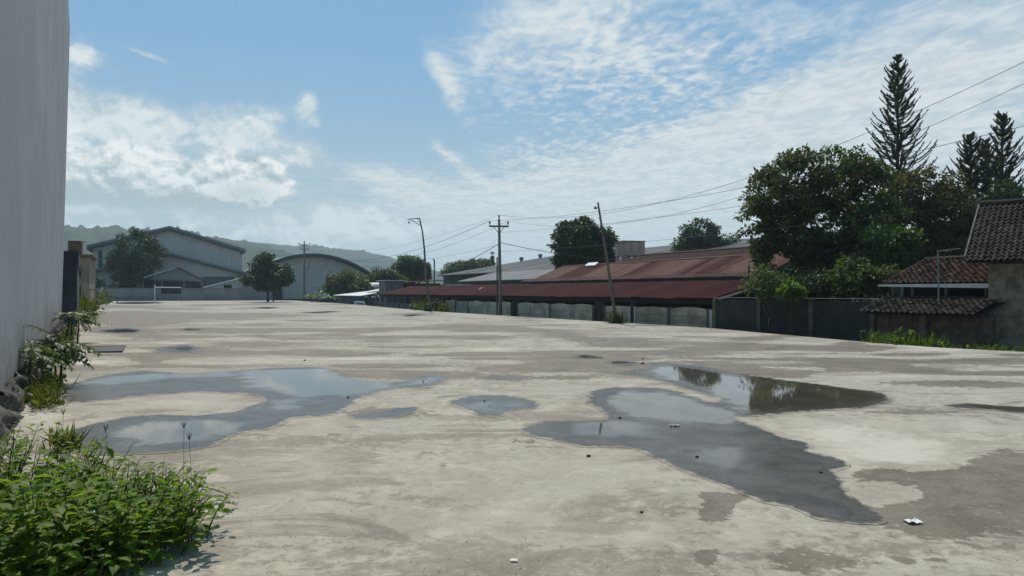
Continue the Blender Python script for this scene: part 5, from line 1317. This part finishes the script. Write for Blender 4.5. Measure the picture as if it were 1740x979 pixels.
for f_ in bf:
    for k in range(1, len(f_) - 1): bt.append((f_[0], f_[k], f_[k + 1]))
bt = np.array(bt); Vs = []; Fs = []; Ts = []
for n_, i in enumerate(rest):
    M_ = np.array(frame_mat(LP[i], LD[i].cross(LN[i]), LD[i])); Vs.append((bv * LL[i]) @ M_[:3, :3].T + M_[:3, 3]); Fs.append(bt + n_ * len(bv)); Ts += [LT[i]] * len(bv)
fo = np_mesh('foliage', np.concatenate(Vs), np.concatenate(Fs), LF['bush'], oB, np.array(Ts)); fo['kind'] = 'stuff'
fo.data.polygons.foreach_set('use_smooth', [True] * len(fo.data.polygons))
wf = mat('white_petal', (.8, .8, .74), .6, var=.04)
fl = MB()
for k in range(46):
    i = rr_.choice(order[:2200]); fl.ball(LP[i] + Z * .03, .007, .007, .005, 6, 4)
fl.build('flowers', wf, oB)['kind'] = 'stuff'
# grass stalks with finger-like seed heads standing out of the bush
def stalk(label, x, y_top, d, h, seed):
    r_ = random.Random(seed); tp = at(x, y_top, d); b = Vector((tp.x + r_.uniform(-.05, .05), tp.y, 0)); o = empty('grass_stalk', b, label, 'grass stalk', 'seeding grass stalks above the bush')
    mb = MB(); mb.tube([b, b.lerp(tp, .5) + Vector((.012, 0, 0)), tp], [.0022, .0018, .0014], 4); mb.build('stem', LF['olive'], o)
    for k in range(4):
        a = 1.57 * k + r_.uniform(-.3, .3); mb = MB(); mb.tube([tp, tp + Vector((math.cos(a) * .012, math.sin(a) * .012, .03)), tp + Vector((math.cos(a) * .02, math.sin(a) * .02, .055))], [.0018, .0026, .001], 4); mb.build('seed_spike', mat('seed_brown', (.07, .055, .04), .9), o)
for lab, x, y, d, sd in (('grass stalk with open seed head, alone left of the bush top', 108, 705, 6.2, 1), ('grass stalk with seed head above the middle of the bush', 180, 733, 5.7, 2), ('tallest grass stalk with seed head near the right end of the bush', 313, 728, 5.6, 3),
                         ('thin grass stalk at the right edge of the bush top', 322, 748, 5.4, 5)):
    stalk(lab, x, y, d, .5, sd)
weeds('weeds', 'thin upright grass blades sticking out of the foreground bush', [Vector((-3.5, 5.75, 0)), Vector((-2.9, 5.7, 0)), Vector((-2.55, 5.4, 0))], 160, .46, LF['olive'], 93, .006, .12)
# trailing runner at the right of the bush
def runner(label, pts_, seed, nl=26):
    r_ = random.Random(seed); P_ = [Vector(p) for p in pts_]; o = empty('creeping_shoot', P_[0], label, 'plant', 'creeping shoots beside the bush')
    mb = MB(); mb.tube(P_, [.004] * (len(P_) - 1) + [.002], 4); mb.build('stem', mat('brown_stem', (.06, .04, .03), .8), o); off = wloc(o)
    for k in range(nl):
        f_ = r_.uniform(.3, 1) * (len(P_) - 1); i = min(len(P_) - 2, int(f_)); p = P_[i].lerp(P_[i + 1], f_ - i); a = r_.uniform(0, 6.283); ld = Vector((math.cos(a), math.sin(a), r_.uniform(-.3, .5))).normalized()
        b_ = link('leaf', lmesh[k % 4], o); b_.matrix_local = Matrix.Translation(-off) @ frame_mat(p, ld.cross(Z + Vector((.1, .2, 0))), ld) @ Matrix.Scale(r_.uniform(.022, .045), 4)
runner('upper creeping shoot reaching from the bush over bare concrete', [G(330, 850) + Z * .12, G(352, 858) + Z * .14, G(375, 852) + Z * .08, G(396, 850) + Z * .03], 1)
runner('middle creeping shoot at the right flank of the bush', [G(330, 880) + Z * .08, G(360, 878) + Z * .12, G(380, 872) + Z * .10, G(402, 862) + Z * .02], 2, 22)
runner('lower creeping shoot with drooping leaves at the foot of the bush', [G(300, 920) + Z * .10, G(330, 912) + Z * .16, G(352, 905) + Z * .17, G(372, 903) + Z * .10], 3, 20)
# ================================================================== poles, wires and small things
polec = mat('pole_concrete', (0.16, 0.145, 0.13), .9, var=.2, scale=1.5)
steel = mat('dark_steel', (0.06, 0.055, 0.05), .7, var=.3, scale=2)
ins = mat('insulator', (0.045, 0.030, 0.026), .35)
def util_pole(label, base, h, arms, r0=.16, lean=0.0):
    """tapered pole; arms: list of (height, half width, direction vector)"""
    o = empty('utility_pole', base, label, 'utility pole', 'utility poles'); base = Vector(base); pts_ = {}
    top = base + Z * h + Vector((lean, 0, 0))
    mb = MB(); mb.tube([base, base.lerp(top, .5), top], [r0, r0 * .85, r0 * .65], 10); mb.build('pole', polec, o, True)
    for k, (z, hw, d_) in enumerate(arms):
        c = base.lerp(top, z / h); d_ = Vector(d_).normalized(); s_ = d_.cross(Z)
        mb = MB(); mb.box(c - d_ * hw - s_ * (r0 + .12) - Z * .06, d_ * 2 * hw, s_ * .1, Z * .12); am = mb.build('crossarm', steel, o)
        for sg in (-1, 1):
            q = c + d_ * hw * .93 * sg - s_ * (r0 + .07) + Z * .07
            mb = MB(); mb.tube([q, q + Z * .12, q + Z * .13, q + Z * .22, q + Z * .24, q + Z * .30], [.03, .03, .075, .075, .05, .04], 8); mb.build('insulator', ins, am); pts_[(k, sg)] = q + Z * .32
            mb = MB(); mb.tube([c + d_ * hw * .55 * sg - s_ * (r0 + .05) - Z * .05, c - Z * .55 - s_ * r0], .022, 5); mb.build('brace', steel, o)
    mb = MB(); mb.tube([top, top + Z * .14, top + Z * .16, top + Z * .3], [.035, .035, .07, .05], 8); mb.build('top_insulator', ins, o); pts_['top'] = top + Z * .3
    return pts_
pA = TS(ptx(850, 25.2) , 23.45, GZ); pA = Vector(((851 - CX) / F * 54.0, 54.0, GZ))
A = util_pole('utility pole with single crossarm in front of the maroon roof', pA, 133 * 54 / F + CAMZ - GZ - .45, [(133 * 54 / F + CAMZ - GZ - .95, .72, (1, .1, 0))], .14, -.13)
pB = gbase(517, 133)
B = util_pole('distant utility pole before the arched warehouse', pB, 83 * 133 / F + CAMZ - GZ, [(83 * 133 / F + CAMZ - GZ - .45, 1.05, (1, .2, 0)), (83 * 133 / F + CAMZ - GZ - 1.2, .8, (1, .2, 0))], .2)
mb = MB(); c = pB + Z * 6.1; mb.tube([c, c + Vector((.5, 0, .6)), c + Vector((.75, 0, 1.3)), c + Vector((.9, 0, 2.4))], [.05, .05, .04, .03], 6)
mb.tube([c + Vector((.6, 0, .9)), c + Vector((1.15, 0, 1.5))], .03, 5)
tag(mb.build('dead_branch', bark), 'bare dead branch leaning on the distant utility pole', 'branch')
pC = TS(7.0, 25.6, GZ)                                                # next pole, just outside the picture
Cc = util_pole('utility pole standing just beyond the picture edge', pC, 12.2, [(11.5, .8, (.44, -.9, 0))], .17)
mb = MB(); mb.tube([Vector((pA.x - .27, pA.y + .1, GZ)), Vector((pA.x - .27, pA.y + .1, at(846, 437, 54).z))], .055, 6)
tag(mb.build('steel_pipe', steel), 'thin dark pipe standing beside the utility pole', 'pipe')
cable = mat('cable_black', (0.022, 0.022, 0.024), .6)
def wire(label, P_, Q_, sag, r_=.016, n=22):
    P_, Q_ = Vector(P_), Vector(Q_); pts_ = [P_.lerp(Q_, i / n) - Z * sag * 4 * (i / n) * (1 - i / n) for i in range(n + 1)]
    mb = MB(); mb.tube(pts_, r_ * .52, 5); tag(mb.build('power_line', cable), label, 'power line', 'overhead power lines')
wire('thick upper power line from the crossarm pole toward the far hills', A[(0, -1)], B[(0, -1)], 3.0, .030)
wire('power line below the thick one, between the two utility poles', A[(0, 1)], B[(0, 1)], 3.2, .020)
wire('thin topmost power line from the crossarm pole to the distant pole', A['top'], B['top'], 2.2, .013)
wire('thin lowest power line between the two utility poles', pA + Z * 6.4, B[(1, 1)], 2.0, .015)
wire('highest power line running from the crossarm pole to the tall pine', A['top'], Cc['top'], 2.65, .018)
wire('second power line from the crossarm toward the large tree', A[(0, 1)], Cc[(0, -1)] - Z * .1, 2.75, .016)
wire('third power line from the crossarm toward the large tree', A[(0, -1)], pC + Z * 8.9, .9, .018)
wire('lower power line passing behind the leaning lamp post', pA + Z * 7.3, pC + Z * 7.6, .55, .016)
wire('lowest power line passing before the round tree', pA + Z * 5.9, pC + Z * 6.2, .35, .014)
wire('black service cable dropping left from the crossarm pole to the shacks', pA + Z * 6.55, at(742, 466, 92), .25, .045)
wire('black service cable dropping right from the crossarm pole to the rusty roof', pA + Z * 6.55, TS(56, 39.8, 4.5), .3, .042)
wire('long low cable crossing before the dark trunk of the large tree', TS(50, 36.9, 3.4), TS(10, 27.5, 3.05), .35, .016)
wire('thin wire sagging along the front of the brick house', at(1330, 458.5, 28), at(1800, 462, 22), .05, .010)

# gooseneck lamp post
gb_ = G(733, 529); dG = gb_.y
def pz(x, y): return at(x, y, dG)
o = empty('lamp_post', gb_, 'thin leaning gooseneck lamp post with bracket arm', 'lamp post')
mb = MB(); mb.tube([gb_ - Z * .2, pz(724, 475), pz(721, 425)], [.10, .085, .08], 8); mb.build('post', mat('bamboo_grey', (.13, .115, .095), .8, var=.3, scale=3), o)
mb = MB(); mb.tube([pz(721.5, 427), pz(718, 395), pz(713, 371)], [.075, .06, .05], 8); mb.build('upper_pipe', steel, o)
mb = MB(); mb.tube([pz(713, 371), pz(703, 371.5), pz(692, 373)], [.04, .035, .03], 6); mb.build('arm', steel, o)
mb = MB(); mb.tube([pz(715, 384), pz(706, 378), pz(698, 373)], .028, 6); mb.tube([pz(714.3, 380), pz(709, 372)], .022, 5); mb.build('bracket', steel, o)
mb = MB(); q = pz(695, 377); mb.tube([pz(695, 373), q], .015, 5); mb.ball(q - Z * .06, .08, .08, .10); mb.build('bulb', mat('dusty_bulb', (.25, .25, .24), .3), o)
mb = MB(); mb.tube([gb_ + Vector((.3, 0, -.2)), pz(727, 505)], .05, 6); mb.build('stay', mat('bamboo_pale', (.30, .26, .20), .8), o)
mb = MB(); rr2 = random.Random(4)
for k in range(5): mb.ball(gb_ + Vector((rr2.uniform(-.5, .35), rr2.uniform(-.2, .2), rr2.uniform(.1, .6))), .28, .25, .3, 7, 5)
tag(mb.build('soil_heap', mat('mossy_heap', (.035, .045, .022), .95, var=.4, scale=4)), 'dark mossy heap at the foot of the gooseneck lamp post', 'heap')
# leaning bamboo lamp post
lb_ = G(1048, 549.5); dL = lb_.y
def pl(x, y): return at(x, y, dL)
o = empty('lamp_post', lb_, 'leaning bamboo lamp post with small lamp near its tip', 'lamp post')
bam = mat('bamboo_tan', (.17, .13, .105), .75, var=.25, scale=2.5)
mb = MB(); mb.tube([lb_ - Z * .2, pl(1040, 500), pl(1033, 452), pl(1025, 400), pl(1016, 344)], [.095, .085, .075, .062, .05], 8); mb.build('pole', bam, o, True)
for k in range(9):
    g = k / 9; x = 1046 - 30 * g; y = 540 - 190 * g; p = pl(x, y); mb = MB(); mb.tube([p - Z * .02, p + Z * .02], .092 - .04 * g, 8); mb.build('node', bam, o)
q = pl(1012, 352); mb = MB(); mb.tube([pl(1017, 350), q], .02, 5); mb.tube([q + Z * .05, q - Z * .02, q - Z * .10], [.03, .09, .10], 8); mb.build('lamp', mat('lamp_grey', (.30, .30, .30), .4), o)
mb = MB()
for k in range(3): mb.box(lb_ + Vector((-.16 + .11 * k, -.02 * k, -.1)), (.10, 0, 0), (0, .1, 0), Z * (.75 - .16 * k))
mb.build('timber_stub', bark, o)
mb = MB(); mb.tube([lb_ + Vector((-.1, -.1, .45)), lb_ + Vector((.18, -.12, .5)), lb_ + Vector((.15, .1, .47)), lb_ + Vector((-.12, .1, .43))], .03, 6); mb.build('rope_tie', mat('rope', (.2, .17, .12), .9), o)
weeds('weeds', 'dry tuft round the foot of the leaning bamboo lamp post', [lb_ + Vector((-.35, .1, -.05)), lb_ + Vector((.25, .1, -.05))], 260, .85, LF['olive'], 78, .02, .12)
# other thin poles
mb = MB(); p = at(738, 475, 100); mb.tube([Vector((p.x, p.y, GZ)), at(738, 443, 100), at(737, 441, 100), at(735.6, 441, 100)], .10, 6); tag(mb.build('chimney_pipe', steel), 'dark bent-topped pipe among the shack roofs', 'pipe')
o = empty('antenna_mast', TS(16.75, 24.6, GZ), 'thin pale mast with side arm above the red tiled roof', 'mast')
mb = MB(); p = at(1596, 503, 25.4); mb.tube([Vector((p.x, p.y, GZ)), at(1594, 425, 25.4)], .025, 6); mb.build('mast', mat('pale_pole', (.22, .22, .21), .8), o)
mb = MB(); mb.tube([at(1594, 427, 25.4), at(1632, 422.5, 25.2)], .02, 6); mb.build('arm', mat('pale_pole', (.22, .22, .21), .8), o)

# ---- litter and pebbles on the concrete
def litter(label, p, w, seed, m_):
    r_ = random.Random(seed); mb = MB(); n = 7; b = len(mb.v)
    for i in range(n):
        for j in range(4): mb.v.append((p.x + w * (i / (n - 1) - .5), p.y + w * .75 * (j / 3 - .5) + r_.uniform(-.1, .1) * w, .010 + abs(r_.gauss(0, .07)) * w))
    for i in range(n - 1):
        for j in range(3): k = b + i * 4 + j; mb.f.append((k, k + 4, k + 5, k + 1))
    tag(mb.build('litter', m_), label, 'litter', 'scraps of litter on the lot')
pap = mat('white_plastic', (.72, .72, .70), .5, var=.08)
litter('crumpled white plastic scrap on the brown damp concrete', G(1550, 888), .115, 1, pap)
litter('white scrap half hidden under the foot of the bush', G(272, 938), .10, 2, pap)
litter('pale dry scrap lying inside the tree-mirroring puddle', G(1146, 724), .13, 3, mat('pale_mud', (.42, .39, .34), .9))
litter('small white scrap on the concrete at the bottom of the view', G(873, 954), .045, 4, pap)
litter('white scrap beside the far puddle near the white post', G(193, 516), .9, 5, pap)
litter('tiny white scrap on the lot near the maroon roof', G(911, 547), .22, 6, pap)
litter('white scrap near the dark wall', G(187, 548), .3, 7, pap)
peb = mat('dark_pebble', (.03, .027, .025), .8)
for x, y, w, lab in ((1000, 776, .022, 'small dark pebble on dry concrete before the tree-mirroring puddle'), (1184, 777, .018, 'small dark pebble in the wide shallow end of the biggest puddle'),
                     (1394, 804, .018, 'dark pebble in the biggest puddle near the brown damp concrete'), (1090, 871, .014, 'tiny dark pebble on the dry concrete at the bottom middle'),
                     (823, 682, .017, 'dark pebble inside the small oval puddle'), (1053, 711, .022, 'dark pebble in the narrow left arm of the biggest puddle'),
                     (518, 613, .028, 'dark pebble on dry concrete beyond the forked puddle'), (592, 676, .022, 'dark pebble at the rim of the forked puddle'), (1092, 610, .03, 'dark pebble beyond the lens-shaped puddle')):
    p = G(x, y); mb = MB(); mb.ball(p + Z * w * .45, w * 1.1, w * .85, w * .6, 7, 5)
    tag(mb.build('pebble', peb), lab, 'pebble', 'dark pebbles scattered over the lot')
rr2 = np.random.default_rng(17); n = 1300; V = []; Fc = []
d = 4 + 20 * rr2.uniform(0, 1, n) ** 1.7; a = rr2.uniform(-.62, .62, n)
keep = rr2.uniform(0, 1, n) < .35 + .65 * (np.sin(d * 1.7 + a * 9) > .2)
for x, y, s_ in zip((d * np.tan(a))[keep], d[keep], rr2.uniform(.002, .006, n)[keep]):
    k = len(V); V += [(x - s_, y, .002), (x + s_, y - s_ * .3, .002), (x, y + s_, .002), (x + s_ * .2, y, .004 + s_ * .8)]; Fc += [(k, k + 1, k + 3), (k + 1, k + 2, k + 3), (k + 2, k, k + 3)]
mb = MB(); mb.v = V; mb.f = Fc
tag(mb.build('grit', mat('grit_mix', (.07, .065, .06), .9, col2=(.34, .32, .28), scale=30)), 'fine loose grit scattered over the concrete', 'grit', kind='stuff')
# ---- the humid air over the whole place
mb = MB(); mb.box((-2750, -2750, GZ - 1.2), (5500, 0, 0), (0, 5500, 0), (0, 0, 190))
hz = bpy.data.materials.new('humid_air'); hz.use_nodes = True
T = NT(hz.node_tree); T.n.remove(T.n['Principled BSDF'])
pv = T.new('ShaderNodeVolumePrincipled'); pv.inputs['Color'].default_value = (0.68, 0.87, 1.0, 1); pv.inputs['Density'].default_value = 0.00030
pv.inputs['Anisotropy'].default_value = 0.2
T.l.new(pv.outputs[0], T.n['Material Output'].inputs['Volume'])
tag(mb.build('haze', hz), 'thin pale humid haze in the air', 'haze', kind='stuff')
